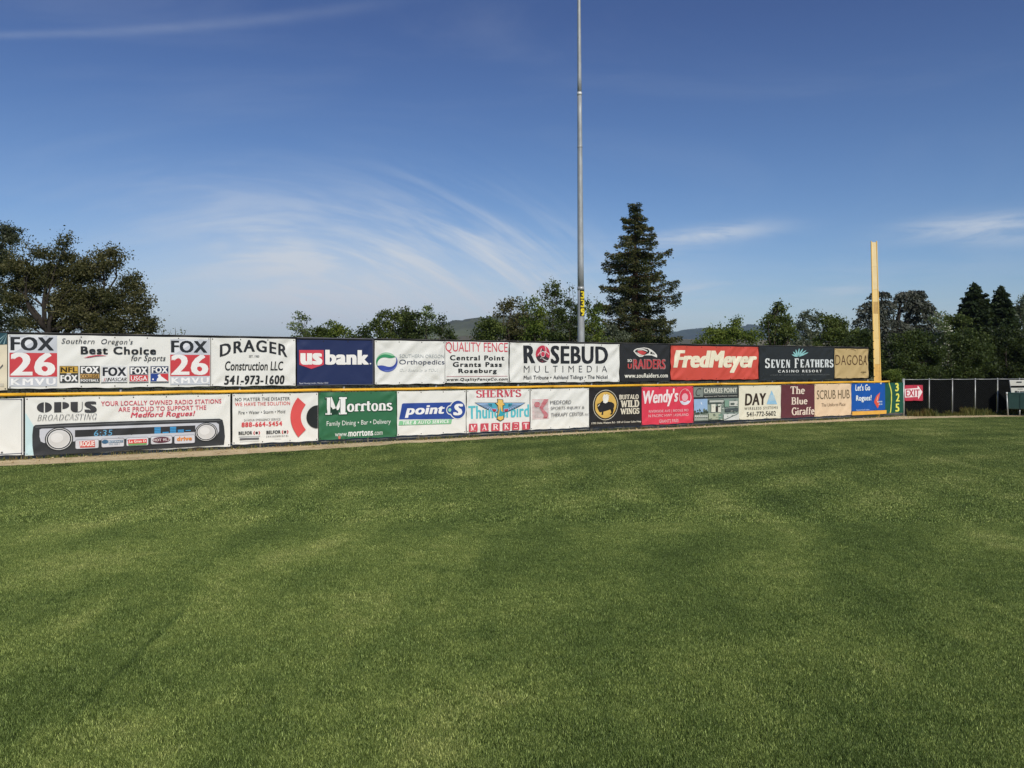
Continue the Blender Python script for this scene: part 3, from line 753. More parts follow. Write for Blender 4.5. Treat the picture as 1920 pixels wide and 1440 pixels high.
for i, c in enumerate(((200, 80, 80), (90, 90, 96), (60, 60, 64))): B.poly(Z1, [(995 + i * 16, 592), (1001 + i * 16, 592), (1012 + i * 16, 558), (1006 + i * 16, 558)], c)
B.rect(Z1, (1238, 1427, 443, 596), (190, 192, 194), 'emblem'); B.rect(Z1, (1245, 1420, 450, 527), (40, 44, 54), 'emblem'); B.text(Z1, 'FOX', (1252, 1414, 457, 522), (238, 238, 234), .05)
B.rect(Z1, (1245, 1420, 531, 590), (204, 66, 72), 'emblem'); B.text(Z1, 'USGA', (1256, 1412, 540, 584), (240, 238, 234), .02)
B.rect(Z0, (280.2, 315, 686, 715.5), (180, 184, 190), 'emblem'); B.rect(Z0, (281.2, 314, 687, 699.5), (34, 50, 84), 'emblem'); B.text(Z0, 'FOX', (283, 313, 688, 699), (238, 238, 234), .05)
B.rect(Z0, (281.2, 298, 700.5, 714.8), (38, 66, 140), 'emblem'); B.rect(Z0, (298.2, 314, 700.5, 714.8), (202, 60, 66), 'emblem')
B.poly(Z0, [(292, 714.6), (293, 710), (296, 707), (294, 703.5), (297, 701.6), (300, 702.5), (300, 705), (306, 709), (313.5, 714.6)], (238, 238, 236), 'emblem')
B.disc(Z0, 285.5, 711, 1.6, 1.6, (238, 238, 236), name='emblem', n=10)

B = Banner(394.6, 552.5, ZU0, ZU1, WH, 'white construction company banner with tall arched black lettering above a phone number', amp=.006)
def arch(f, g): return f, g * .66 + (1 - (2 * f - 1) ** 2) * .30 * (1 - .15 * g) + .04 * g * (1 - abs(2 * f - 1))
B.text(Z2, 'DRAGER', (697, 1425, 147, 346), (40, 42, 46), .030, 0, 1.12, arch)
B.text(Z2, 'EST. 1980', (1012, 1122, 323, 348), (110, 112, 114), .02)
B.text(Z2, 'Construction LLC', (752, 1382, 388, 487), BK, .020, .13, .98)
B.text(Z2, '541-973-1600', (742, 1394, 540, 637), BK, .045, .13, 1.05)

B = Banner(555.5, 697.5, ZU0 + .005, ZU1 - .01, (36, 48, 88), 'navy blue bank banner with white lettering and a red shield', amp=.003)
for b_ in ((95, 982, 148, 156), (95, 982, 686, 694)): B.rect(Z3, b_, (92, 94, 106), 'hem')
B.rect(Z3, (972, 982, 156, 686), (86, 88, 100), 'hem')
B.poly(Z3, [(117, 287), (405, 287), (407, 457), (262, 506), (120, 457)], (206, 70, 84), 'emblem')
B.text(Z3, 'us', (133, 388, 322, 458), (240, 238, 232), .065, 0, .96); B.text(Z3, 'bank', (422, 926, 287, 458), (240, 238, 232), .060, 0, .98)
B.disc(Z3, 945, 445, 9, 9, (210, 210, 214), n=10); B.text(Z3, 'Equal Housing Lender, Member FDIC', (120, 458, 661, 685), (196, 200, 212), .01)

B = Banner(701, 832, ZU0, ZU1, WH, 'white medical banner with a green and blue round swirl beside thin lettering', amp=.007)
B.crescent(Z3, 1132, 425, 120, 110, 30, 215, 62, (52, 140, 92)); B.crescent(Z3, 1140, 430, 122, 112, -160, 40, 66, (62, 80, 160))
B.crescent(Z3, 1132, 425, 118, 108, 40, 170, 22, (150, 196, 160)); B.crescent(Z3, 1140, 430, 119, 109, -110, 10, 20, (104, 120, 190))
B.text(Z3, 'SOUTHERN OREGON', (1282, 1800, 338, 378), (168, 176, 178), -.008); B.text(Z3, 'Orthopedics', (1282, 1804, 398, 470), (62, 70, 92), .0)
B.text(Z3, 'Our Specialty is YOU!', (1285, 1732, 502, 546), (196, 200, 198), -.008, .3)

B = Banner(832.8, 951.5, ZU0 + .01, ZU1 + .004, WH, 'white banner with tall thin red capitals over three lines of bold black town names', amp=.006)
B.text(Z4, 'QUALITY FENCE', (85, 826, 140, 274), (208, 84, 98), .0, 0, 1.0)
B.text(Z4, 'Central Point', (135, 788, 296, 356), BK, .035, 0, 1.15); B.text(Z4, 'Grants Pass', (172, 760, 376, 434), BK, .035, 0, 1.15); B.text(Z4, 'Roseburg', (238, 698, 455, 522), BK, .035, 0, 1.15)
B.rect(Z4, (95, 826, 545, 549), (190, 110, 118)); B.text(Z4, 'www.QualityFenceCo.com', (96, 828, 565, 608), BK, .022, .12, 1.08)

B = Banner(953.5, 1159, ZU0, ZU1, WH, 'white multimedia banner with large black capitals whose letter O is a round red rosebud', amp=.007)
B.text(Z4, 'R', (1018, 1160, 178, 390), (40, 42, 46), .045)
B.disc(Z4, 1252, 281, 84, 104, (196, 62, 82), name='emblem'); B.disc(Z4, 1252, 281, 84, 104, (66, 50, 54), 200, 330, .35, 'emblem', 14)
for (a0, a1, cx, cy) in ((35, 150, 1262, 345), (150, 275, 1305, 262), (275, 395, 1212, 235)): B.disc(Z4, cx, cy, 80, 100, WH, a0, a1, .93, 'emblem', 12)
B.poly(Z4, [(1252, 210), (1294, 300), (1252, 330), (1208, 300)], (72, 50, 56), 'emblem'); B.disc(Z4, 1252, 282, 26, 34, (196, 62, 82), name='emblem', n=14); B.disc(Z4, 1252, 282, 28, 36, WH, 0, 360, .82, 'emblem', 14)
B.text(Z0, 'SEBUD', (1030, 1137, 648.8, 681.8), (40, 42, 46), .035, 0, 1.02)
B.text(Z0, 'MULTIMEDIA', (979.6, 1135.5, 685.6, 698), (74, 76, 80), -.012, 0, 1.9)
B.text(Z0, 'Mail Tribune \u2022 Ashland Tidings \u2022 The Nickel', (979.6, 1136.3, 703.6, 712.8), (64, 66, 70), .004, 0, 1.02)

B = Banner(1160, 1253.5, ZU0 - .01, ZU1 + .01, (44, 45, 46), 'black team banner with a white and red hawk head above red outlined capitals', amp=.004)
B.poly(Z5, [(795, 290), (815, 268), (850, 252), (950, 240), (1010, 250), (1060, 275), (1100, 308), (1130, 345), (1130, 382), (1095, 368), (1060, 352), (1000, 350), (950, 352), (925, 372), (880, 374), (846, 350), (820, 322)], (226, 224, 214), 'emblem')
B.poly(Z5, [(812, 290), (850, 266), (950, 252), (1005, 262), (1028, 290), (1015, 322), (960, 345), (900, 352), (868, 345), (836, 318)], (44, 45, 46), 'emblem')
B.poly(Z5, [(850, 288), (910, 280), (985, 310), (950, 340), (905, 346), (870, 325)], (196, 74, 72), 'emblem')
B.poly(Z5, [(850, 272), (940, 262), (990, 280), (1000, 300), (930, 276), (860, 280)], (226, 224, 214), 'emblem'); B.poly(Z5, [(828, 300), (880, 330), (930, 346), (870, 342)], (226, 224, 214), 'emblem')
B.poly(Z5, [(1040, 296), (1080, 312), (1105, 340), (1070, 336), (1035, 330)], (44, 45, 46), 'emblem'); B.poly(Z5, [(1060, 310), (1088, 322), (1066, 325)], (226, 224, 214), 'emblem')
B.text(Z5, 'SO', (710, 775, 405, 445), (226, 224, 214), .04); B.text(Z5, 'U', (714, 772, 470, 541), (196, 84, 82), .04)
B.text(Z5, 'RAIDERS', (786, 1252, 402, 550), (150, 120, 118), .055); B.text(Z5, 'RAIDERS', (796, 1242, 412, 540), (184, 62, 66), .02)
B.text(Z5, 'www.souRaiders.com', (668, 1284, 606, 668), (230, 228, 214), .03, 0, 1.02)

B = Banner(1255.2, 1419.5, ZU0 + .02, ZU1 - .012, (204, 82, 68), 'bright red store banner with huge slanted cream lettering', amp=.008)
B.text(Z6, 'FredMeyer', (156, 1410, 220, 553), (236, 228, 200), .062, .22, .93)

B = Banner(1421, 1561, ZU0 - .02, ZU1 + .012, (42, 46, 47), 'charcoal casino resort banner with a fan of teal feathers over silver capitals', amp=.004)
for i, (ex, ey) in enumerate(((308, 255), (325, 215), (362, 185), (412, 168), (465, 172), (510, 195), (540, 225))):
    bx_, by_ = 400, 292; vx, vy = ex - bx_, ey - by_; l = math.hypot(vx, vy); nx, ny = -vy / l, vx / l; s_ = 11
    B.poly(Z7, [(bx_ + vx * .06, by_ + vy * .06), (bx_ + vx * .45 + nx * s_ - 6, by_ + vy * .45 + ny * s_), (bx_ + vx * .8 + nx * s_ * .7 - 2, by_ + vy * .8 + ny * s_ * .7), (ex, ey), (bx_ + vx * .8 - nx * s_ * .7 - 2, by_ + vy * .8 - ny * s_ * .7), (bx_ + vx * .45 - nx * s_ - 6, by_ + vy * .45 - ny * s_)], (142, 196, 196), 'feather')
B.roman(Z0, 'S', (1431.3, 1440.8, 671.8, 690.2), (222, 226, 222), thick=.24, thin=.1)
B.roman(Z7, 'EVEN', (20, 283, 322, 445), (214, 220, 218), thick=.30, thin=.12, serif=.08, space=.12)
B.roman(Z7, 'F', (343, 402, 310, 442), (222, 226, 222), thick=.24, thin=.1); B.roman(Z7, 'EATHERS', (424, 880, 322, 441), (214, 220, 218), thick=.30, thin=.12, serif=.08, space=.12)
B.text(Z7, 'CASINO RESORT', (116, 722, 469, 504), (224, 226, 222), .03, 0, 1.5); B.text(Z7, 'I-5 EXIT 99 \u2022 CANYONVILLE, OR \u2022 SEVENFEATHERS.COM', (5, 822, 530, 549), (108, 112, 112), 0)

B = Banner(1562.3, 1625.5, ZU0 + .02, ZU1 - .02, (190, 166, 116), 'crumpled tan paper-like square banner with thin brown capitals, last on the upper row', amp=.009)
B.text(Z7, 'DAGOBA', (915, 1357, 264, 402), (92, 66, 40), -.008, 0, 1.05); B.text(Z7, 'organic', (1265, 1350, 484, 520), (96, 78, 50), .0)
B.crescent(Z7, 1140, 215, 58, 32, 0, 180, 7, (140, 116, 74))

# ---------------- lower row
B = Banner(-330, -60, ZL0, ZL1, (60, 92, 70), 'green banner on the lower row just beyond the left edge of the view')
B = Banner(-57, 43.5, ZL0 - .01, ZL1 - .01, WH, 'white banner with a thin dark double border line, far left end of the lower row', amp=.003)
B.rect(Z1, (-250, 213, 765, 770), (70, 74, 92)); B.rect(Z1, (206, 213, 770, 1296), (70, 74, 92)); B.rect(Z1, (-250, 213, 1290, 1296), (70, 74, 92)); B.text(Z1, 'n', (8, 28, 1268, 1284), BK, .03)

B = Banner(47, 430.5, ZL0 - .03, ZL1, WH, 'long white radio station banner printed with a big dark car radio', amp=.005)
B.poly(Z1, [(243, 900), (250, 900), (330, 1030), (312, 1100), (312, 1180), (322, 1300), (243, 1302)], (196, 222, 224))
DG = (62, 62, 64)
B.disc(Z1, 427, 842, 73, 50, DG, name='lettering'); B.rect(Z1, (422, 432, 788, 896), WH)
B.rect(Z1, (520, 590, 790, 890), DG, 'lettering'); B.disc(Z1, 600, 823, 65, 34, DG, -90, 90, name='lettering'); B.rect(Z1, (592, 599, 788, 892), WH)
B.rect(Z1, (678, 748, 788, 850), DG, 'lettering'); B.disc(Z1, 728, 848, 50, 40, DG, 180, 270, name='lettering'); B.rect(Z1, (728, 748, 848, 888), DG, 'lettering'); B.disc(Z1, 750, 850, 44, 38, (120, 120, 122), 270, 360, .82, 'lettering'); B.rect(Z1, (787, 795, 788, 850), (120, 120, 122), 'lettering')
B.text(Z1, 'S', (812, 930, 783, 892), DG, .08)
B.roman(Z1, 'BROADCASTING', (358, 930, 905, 964), (96, 96, 98), thick=.09, thin=.05, serif=.05, sh=.035, shear=.25, space=.05)
B.text(Z0, 'YOUR LOCALLY OWNED RADIO STATIONS', (188.6, 413.8, 750, 758.3), (206, 92, 106), .014, 0, 1.04)
B.text(Z0, 'ARE PROUD TO SUPPORT THE', (221, 385.5, 761.3, 769.6), (206, 92, 106), .014, 0, 1.04)
B.text(Z0, 'Medford Rogues!', (244, 364.8, 771.3, 783.5), (206, 72, 90), .022, .22, 1.02)
RB = (52, 54, 56)
B.poly(Z0, [(62, 800), (66, 796.5), (120, 793.4), (240, 789.2), (360, 786), (410, 784.6), (416, 787), (419, 800), (420.5, 818), (418.5, 833.5), (300, 840.5), (180, 848), (63, 853.5), (60.5, 835), (60.3, 815)], RB, 'radio_print')
B.poly(Z0, [(74, 805), (78, 803.4), (140, 801), (270, 796.2), (360, 793), (404, 792), (409, 795), (409.5, 808), (405, 815.5), (360, 817), (270, 820.8), (140, 827), (82, 830), (76, 827), (73.8, 818)], (196, 198, 204), 'radio_print')
B.poly(Z0, [(66, 799.6), (150, 795.5), (280, 790.6), (412, 786.8), (412, 788), (280, 792), (150, 797), (66, 801.2)], (104, 106, 108), 'radio_print')
B.poly(Z0, [(140, 806), (364.8, 797.2), (364.8, 809.4), (140, 819.2)], (50, 50, 52), 'display_print')
B.text(Z1, '6:35', (903, 1079, 1058, 1114), (96, 160, 196), .0, .12, 1.1)
for i, (x0, n_) in enumerate(((288.5, 4), (303.5, 1), (317.5, 4), (332, 2))):
    for k in range(n_):
        yb = 812.2 - (x0 - 288) * .04 - 3.0 * k; B.rect(Z0, (x0, x0 + 11.5, yb - 2.3, yb), (66, 150, 204), 'display_print')
B.text(Z0, '-', (346.5, 356, 806, 807.5), (66, 150, 204), .03)
for Z, cx, cy, q in ((Z1, 567, 1145, 1.0), (Z2, 548, 1150, .80 * 1.12)):
    for r_, c in ((136, (44, 46, 48)), (125, (214, 214, 212)), (118, (44, 46, 48)), (105, (226, 226, 226)), (99, (206, 205, 202))): B.disc(Z, cx, cy, r_ * q, r_ * q * .83, c, name='knob_print')
    B.disc(Z, cx - 20 * q, cy - 12, 60 * q, 46 * q, (222, 221, 218), name='knob_print')
for (x0, x1, yt, yb) in ((140.4, 184.4, 823.2, 840.6), (189, 232, 821.3, 837.6), (235.7, 277, 819.3, 835.2), (281.2, 321.4, 816.8, 832), (325, 364, 815, 831)):
    B.rrect(Z0, (x0, x1, yt, yb), .03, (128, 128, 132), 'button_print'); B.rrect(Z0, (x0 + .8, x1 - .8, yt + .8, yb - .8), .025, (206, 206, 210), 'button_print')
B.poly(Z1, [(762, 1168), (908, 1155), (912, 1222), (768, 1228)], (198, 84, 74)); B.text(Z1, 'ROGUE', (770, 905, 1165, 1212), (236, 232, 224), .03)
B.disc(Z1, 1008, 1170, 32, 20, (60, 100, 130)); B.rect(Z1, (1020, 1182, 1157, 1180), (70, 110, 140)); B.text(Z1, 'INTERNET', (1040, 1178, 1160, 1177), (220, 224, 226), .02); B.text(Z1, 'FM 105.1', (1045, 1150, 1186, 1200), (120, 150, 170), .0, .2)
B.rect(Z1, (1230, 1408, 1146, 1185), (208, 70, 66)); B.text(Z1, 'La Gran D', (1240, 1398, 1153, 1177), (238, 236, 226), .02); B.rect(Z1, (1230, 1408, 1186, 1202), (110, 160, 96))
B.disc(Z0, 301, 824, 17, 5.6, (92, 48, 60)); B.text(Z0, 'HOT 95.7', (285, 317, 821.5, 826.3), (226, 214, 214), .02)
B.text(Z0, 'drive', (330, 358, 817.5, 825.5), (220, 138, 62), .05)

B = Banner(434.8, 594.8, ZL0, ZL1, WH, 'white banner with a thick red arc and half a black disc at its right edge', amp=.004)
B.text(Z2, 'NO MATTER THE DISASTER', (861, 1451, 778, 814), (56, 58, 60), .012, 0, 1.06); B.text(Z2, 'WE HAVE THE SOLUTION', (861, 1453, 827, 866), (210, 92, 92), .012, 0, 1.06)
B.text(Z2, 'Fire \u2022 Water \u2022 Storm \u2022 Mold', (898, 1401, 918, 954), (60, 62, 62), .006, 0, 1.05)
B.text(Z2, '24 HOUR EMERGENCY SERVICE', (957, 1350, 1006, 1030), (120, 120, 120), .01, 0, 1.1); B.text(Z2, '888-664-5454', (930, 1369, 1040, 1091), (212, 74, 78), .04, 0, 1.1)
for x0, yt, wd in ((898, 1143, 148), (1197, 1133, 154)):
    B.text(Z2, 'BELFOR', (x0, x0 + wd, yt, yt + 36), BK, .04); cx = x0 + wd + 48; B.disc(Z2, cx, yt + 16, 14, 14, BK, n=14)
    B.disc(Z2, cx, yt + 16, 36, 26, (200, 70, 78), 130, 230, .72, n=8); B.disc(Z2, cx, yt + 16, 36, 26, (200, 70, 78), -50, 50, .72, n=8)
B.rect(Z2, (898, 1130, 1194, 1199), (170, 170, 170)); B.rrect(Z2, (910, 1117, 1213, 1232), .01, (100, 100, 102)); B.rect(Z2, (910, 1117, 1247, 1251), (180, 180, 180)); B.text(Z2, 'ENVIRONMENTAL', (1197, 1435, 1184, 1203), (100, 100, 102), .02, 0, 1.5); B.rect(Z2, (1285, 1355, 1221, 1224), (190, 190, 190))
def q3(a_, m_, c, n=12):   # curve through three points
    cx = 2 * m_[0] - (a_[0] + c[0]) / 2; cy = 2 * m_[1] - (a_[1] + c[1]) / 2
    return [((1 - t_) ** 2 * a_[0] + 2 * t_ * (1 - t_) * cx + t_ * t_ * c[0], (1 - t_) ** 2 * a_[1] + 2 * t_ * (1 - t_) * cy + t_ * t_ * c[1]) for t_ in [i / n for i in range(n + 1)]]
B.poly(Z2, q3((1535, 778), (1456, 990), (1541, 1206)) + q3((1622, 1124), (1567, 992), (1620, 855)), (216, 84, 82), 'emblem')
B.disc(Z2, 1751, 985, 122, 124, (36, 40, 40), 90, 270, name='emblem')

B = Banner(596, 742, ZL0 + .01, ZL1 + .004, (52, 108, 74), 'green family restaurant banner with white outlined lettering', amp=.009)
for g_r, c, k in ((.022, (30, 62, 46), dict(thick=.30, thin=.20, serif=.16, sh=.15)), (0, (238, 238, 234), dict(thick=.25, thin=.16, serif=.12, sh=.1))):
    e_ = g_r * 400
    B.roman(Z3, 'M', (425 - e_, 672 + e_, 828 - e_, 1034 + e_), c, **k); B.roman(Z3, 'orrtons', (672 - e_, 1200 + e_, 880 - e_, 997 + e_), c, thick=k['thick'] * .8, thin=k['thin'] * .62, serif=.1, sh=k['sh'])
B.text(Z3, 'Family Dining \u2022 Bar \u2022 Delivery', (438, 1180, 1100, 1170), (226, 230, 222), .0)
B.text(Z3, 'www.', (535, 682, 1250, 1287), (226, 230, 222), .0); B.text(Z3, 'morrtons', (690, 976, 1220, 1284), (232, 234, 228), .035); B.text(Z3, '.com', (984, 1086, 1232, 1272), (226, 230, 222), .0)
B.disc(Z3, 585, 1300, 14, 20, (196, 110, 88), name='stain', n=10)

B = Banner(743, 871.5, ZL0 + .02, ZL1, WH, 'white tire service banner with a blue swoosh panel and a light green strip', amp=.004)
BL = (48, 76, 150)
B.poly(Z0, [(751.5, 757.5), (754, 756), (851, 754), (849, 785), (746.5, 786.2)], BL, 'emblem')
B.disc(Z4, 232, 946, 104, 116, WH, name='emblem'); B.disc(Z4, 142, 950, 48, 58, WH, name='emblem'); B.disc(Z4, 232, 946, 92, 107, BL, name='emblem'); B.disc(Z4, 142, 950, 38, 46, BL, name='emblem'); B.disc(Z4, 136, 950, 18, 22, (160, 214, 180), name='emblem', n=14)
B.text(Z3, 'point', (1346, 1806, 928, 1066), (238, 238, 236), .045, .2, 1.0); B.text(Z4, 'S', (176, 292, 876, 1014), (238, 238, 236), .06, .15)
B.poly(Z3, [(1283, 1109), (1892, 1087), (1880, 1141), (1269, 1159)], (132, 194, 146)); B.text(Z3, 'TIRE & AUTO SERVICE', (1318, 1858, 1102, 1142), (236, 240, 232), .03, .22, 1.05)

B = Banner(873, 991, ZL0 + .02, ZL1 + .006, WH, 'white market banner with a yellow and blue bird above red letter tiles', amp=.006)
B.roman(Z4, "SHERM'S", (453, 990, 706, 800), (200, 78, 94), thick=.2, thin=.07)
TQ = (92, 190, 200)
B.text(Z4, 'Thunderbird', (357, 1085, 893, 1046), TQ, .03, 0, 1.0)
for sg in (-1, 1):
    X = lambda x: 738 + sg * (738 - x)
    if sg < 0: X = lambda x: x
    B.poly(Z4, [(X(433), 862), (X(700), 862), (X(706), 985), (X(640), 968), (X(560), 935), (X(500), 905)], (40, 60, 80), 'emblem')
    B.poly(Z4, [(X(445), 868), (X(696), 868), (X(700), 976), (X(640), 958), (X(565), 926), (X(505), 897)], (150, 180, 214), 'emblem')
    B.poly(Z4, [(X(590), 870), (X(700), 870), (X(700), 930), (X(650), 930), (X(605), 905)], (78, 168, 190), 'emblem')
    for i in range(6): B.poly(Z4, [(X(640), 880 + i * 4), (X(500 + i * 30), 894 + i * 13), (X(504 + i * 30), 898 + i * 13), (X(640), 884 + i * 4)], (40, 60, 80), 'emblem')
    B.poly(Z4, [(X(640), 938), (X(690), 942), (X(690), 968), (X(650), 965)], (186, 62, 72), 'emblem')
B.poly(Z4, [(700, 815), (735, 822), (770, 824), (776, 845), (772, 862), (800, 890), (770, 900), (770, 950), (780, 1020), (782, 1060), (738, 1085), (694, 1060), (700, 1015), (712, 950), (706, 900), (672, 865), (700, 862), (708, 840)], (44, 44, 40), 'emblem')
B.poly(Z4, [(706, 822), (735, 828), (765, 830), (768, 860), (790, 888), (764, 894), (764, 950), (772, 1018), (774, 1055), (738, 1077), (702, 1055), (708, 1012), (718, 950), (712, 896), (684, 868), (706, 868), (714, 842)], (230, 190, 100), 'emblem')
B.poly(Z4, [(735, 905), (748, 960), (796, 1000), (760, 1025), (705, 1030), (725, 980)], (56, 160, 172), 'emblem')
for ch, x0, x1, yt, yb in (('M', 363, 463, 1114, 1210), ('A', 500, 597, 1110, 1205), ('R', 632, 729, 1106, 1200), ('K', 765, 856, 1101, 1194), ('E', 881, 963, 1096, 1189), ('T', 998, 1086, 1092, 1184)):
    B.rect(Z4, (x0, x1, yt, yb), (200, 80, 92), 'letter_tile'); B.roman(Z4, ch, (x0 + 18, x1 - 18, yt + 14, yb - 12), (240, 232, 228), thick=.18, thin=.09)

B = Banner(992.5, 1102, ZL0 + .02, ZL1, WH, 'white sports therapy banner with a striped pink running figure', amp=.005)
for i in range(16): y = 824 + i * 15.2; B.rect(Z4, (1122, 1320, y, y + 3.4), (214, 130, 140), 'emblem')
B.disc(Z4, 1180, 886, 36, 34, (192, 70, 86), name='emblem', n=14)
B.poly(Z4, [(1262, 822), (1310, 824), (1300, 865), (1262, 918), (1252, 930), (1290, 975), (1312, 1010), (1300, 1046), (1255, 1044), (1262, 1010), (1232, 960), (1208, 918), (1232, 880)], (192, 70, 86), 'emblem')
for i in range(14): y = 835 + i * 15.2; B.rect(Z4, (1145, 1312, y, y + 3), (232, 226, 222), 'emblem')
B.text(Z4, 'MEDFORD', (1340, 1588, 834, 880), (70, 68, 72), -.008); B.text(Z4, 'SPORTS INJURY &', (1340, 1745, 906, 950), (70, 68, 72), -.008); B.text(Z4, 'THERAPY CENTER', (1342, 1736, 979, 1024), (70, 68, 72), -.008); B.text(Z4, 'INC', (1752, 1799, 988, 1014), (110, 108, 110), -.008)

B = Banner(1103, 1200.5, ZL0 + .01, ZL1 + .012, (40, 38, 37), 'black wings restaurant banner with a yellow disc holding a winged black bison', amp=.004)
B.disc(Z5, 402, 1055, 178, 216, (214, 208, 186), name='emblem'); B.disc(Z5, 402, 1055, 171, 208, (40, 38, 37), name='emblem'); B.disc(Z5, 402, 1055, 153, 188, (216, 178, 92), name='emblem')
B.poly(Z5, [(278, 1055), (290, 1035), (322, 1030), (345, 1005), (370, 990), (400, 1008), (445, 1008), (490, 1015), (518, 1035), (524, 1065), (512, 1105), (516, 1125), (500, 1190), (462, 1190), (482, 1160), (466, 1118), (440, 1128), (396, 1142), (368, 1150), (364, 1196), (338, 1194), (348, 1152), (328, 1162), (306, 1148), (296, 1118), (282, 1090), (290, 1078)], (38, 36, 34), 'emblem')
B.poly(Z5, [(372, 1022), (358, 955), (370, 912), (388, 900), (392, 918), (412, 900), (440, 908), (424, 922), (460, 918), (436, 944), (455, 950), (438, 968), (448, 985), (430, 990), (438, 1008), (404, 1032)], (238, 236, 224), 'emblem')
B.poly(Z5, [(300, 1080), (318, 1050), (322, 1040), (310, 1046), (296, 1066)], (238, 236, 224), 'emblem')
for tx, b_ in (('BUFFALO', (592, 866, 906, 974)), ('WILD', (610, 876, 984, 1088)), ('WINGS', (610, 879, 1098, 1186))): B.roman(Z5, tx, b_, (222, 214, 192), thick=.26, thin=.15, serif=.12, sh=.14, space=.02)
B.text(Z5, '1700 Delta Waters Rd - Off of Crater Lake Hwy', (198, 903, 1286, 1322), (220, 214, 196), .02)

B = Banner(1201, 1297.5, ZL0 + .01, ZL1 + .006, (216, 64, 84), 'pinkish red burger restaurant banner with bouncy white script lettering', amp=.007)
B.text(Z5, "Wendy's", (930, 1428, 822, 1092), (238, 224, 222), .04, .16, .95, lambda f, g: (f, g * .92 + .08 * f))
B.disc(Z5, 1530, 940, 86, 116, (238, 222, 222), name='emblem'); B.disc(Z5, 1530, 938, 80, 110, (216, 64, 84), name='emblem'); B.disc(Z5, 1530, 945, 44, 56, (232, 176, 182), name='emblem', n=16)
B.disc(Z5, 1530, 985, 74, 62, (214, 218, 230), 195, 345, .45, 'emblem', 14)
for tx, b_ in (('RIVERSIDE AVE | BIDDLE RD', (1015, 1575, 1120, 1165)), ('N PACIFIC HWY | ASHLAND', (1010, 1576, 1182, 1232)), ('GRANTS PASS', (1158, 1436, 1258, 1304))): B.text(Z5, tx, b_, (236, 196, 200), 0)

B = Banner(1298.5, 1382, ZL0 + .02, ZL1 + .004, (44, 48, 46), 'apartment banner printed with a grey picture of houses and a patch of blue sky', amp=.003)
B.rect(Z6, (462, 606, 766, 916), (128, 136, 128)); B.text(Z6, 'C', (492, 576, 780, 902), (66, 70, 66), .0, .3); B.rect(Z6, (610, 1118, 760, 872), (112, 118, 112)); B.text(Z6, 'CHARLES POINT', (616, 1110, 780, 850), (212, 212, 196), .035, 0, 1.05)
B.text(Z6, 'Apartment and Townhouse Community', (620, 1118, 888, 915), (196, 196, 186), .01)
B.rect(Z6, (464, 1136, 938, 1262), (132, 146, 136), 'picture_print'); B.rect(Z6, (466, 668, 944, 1142), (150, 180, 212), 'picture_print'); B.poly(Z6, [(566, 985), (585, 1000), (590, 1040), (572, 1015)], (214, 222, 232), 'picture_print')
for i in range(26): B.disc(Z6, R.uniform(472, 664), R.uniform(1105, 1190), R.uniform(9, 22), R.uniform(10, 26), R.choice([(58, 72, 62), (84, 98, 86), (110, 122, 108)]), name='picture_print', n=7)
B.rect(Z6, (466, 668, 1178, 1262), (156, 164, 152), 'picture_print')
for i in range(7): B.poly(Z6, [(470 + i * 28, 1212), (484 + i * 28, 1180 + R.uniform(-6, 8)), (498 + i * 28, 1212)], (200, 204, 196), 'picture_print'); B.rect(Z6, (476 + i * 28, 488 + i * 28, 1214, 1230), (70, 80, 76), 'picture_print')
for b_, c in (((672, 905, 950, 1010), (90, 98, 92)), ((690, 900, 962, 990), (190, 194, 184)), ((716, 780, 1020, 1140), (222, 222, 206)), ((785, 812, 1050, 1130), (64, 58, 54)), ((818, 860, 1020, 1140), (214, 214, 200)), ((915, 980, 960, 1060), (126, 156, 138)),
              ((985, 1110, 975, 1050), (206, 208, 198)), ((925, 1120, 1080, 1130), (76, 86, 86)), ((675, 850, 1150, 1250), (168, 176, 152)), ((822, 884, 1170, 1250), (116, 144, 128)), ((900, 1130, 1165, 1258), (206, 210, 204)), ((1000, 1060, 1000, 1035), (88, 98, 92))):
    B.rect(Z6, b_, c, 'picture_print')
B.poly(Z6, [(905, 1250), (1110, 1160), (1122, 1166), (925, 1256)], (90, 100, 98), 'picture_print')
for i in range(34): B.rect(Z6, (lambda x, y: (x, x + R.uniform(10, 34), y, y + R.uniform(5, 14)))(R.uniform(675, 1100), R.uniform(945, 1245)), R.choice([(78, 88, 82), (206, 208, 196), (120, 134, 120)]), 'picture_print')

B = Banner(1382.8, 1461.5, ZL0 + .035, ZL1 - .005, (226, 222, 200), 'cream banner with black capitals beside a light blue striped tower triangle', amp=.004)
B.text(Z6, 'DAY', (1232, 1552, 858, 1036), (58, 46, 36), .035, .08, 1.0)
B.poly(Z6, [(1632, 814), (1716, 1022), (1556, 1022)], (150, 194, 220), 'emblem')
for i in range(6): y = 885 + i * 15; B.rect(Z6, (1590, 1680, y, y + 5), (214, 220, 210), 'emblem')
B.text(Z6, 'WIRELESS SYSTEMS', (1225, 1722, 1058, 1100), (110, 108, 98), .0, 0, 1.35); B.text(Z6, '541-772-5602', (1257, 1693, 1130, 1200), (54, 52, 48), .012)

B = Banner(1462, 1524.5, ZL0 + .025, ZL1 + .008, (98, 52, 58), 'maroon banner with three stacked words in chunky cream serif lettering', amp=.004)
for tx, b_ in (('The', (290, 490, 695, 805)), ('Blue', (303, 525, 845, 948)), ('Giraffe', (308, 621, 983, 1092))): B.roman(Z7, tx, b_, (230, 214, 196), thick=.2, thin=.1, serif=.1, sh=.07)

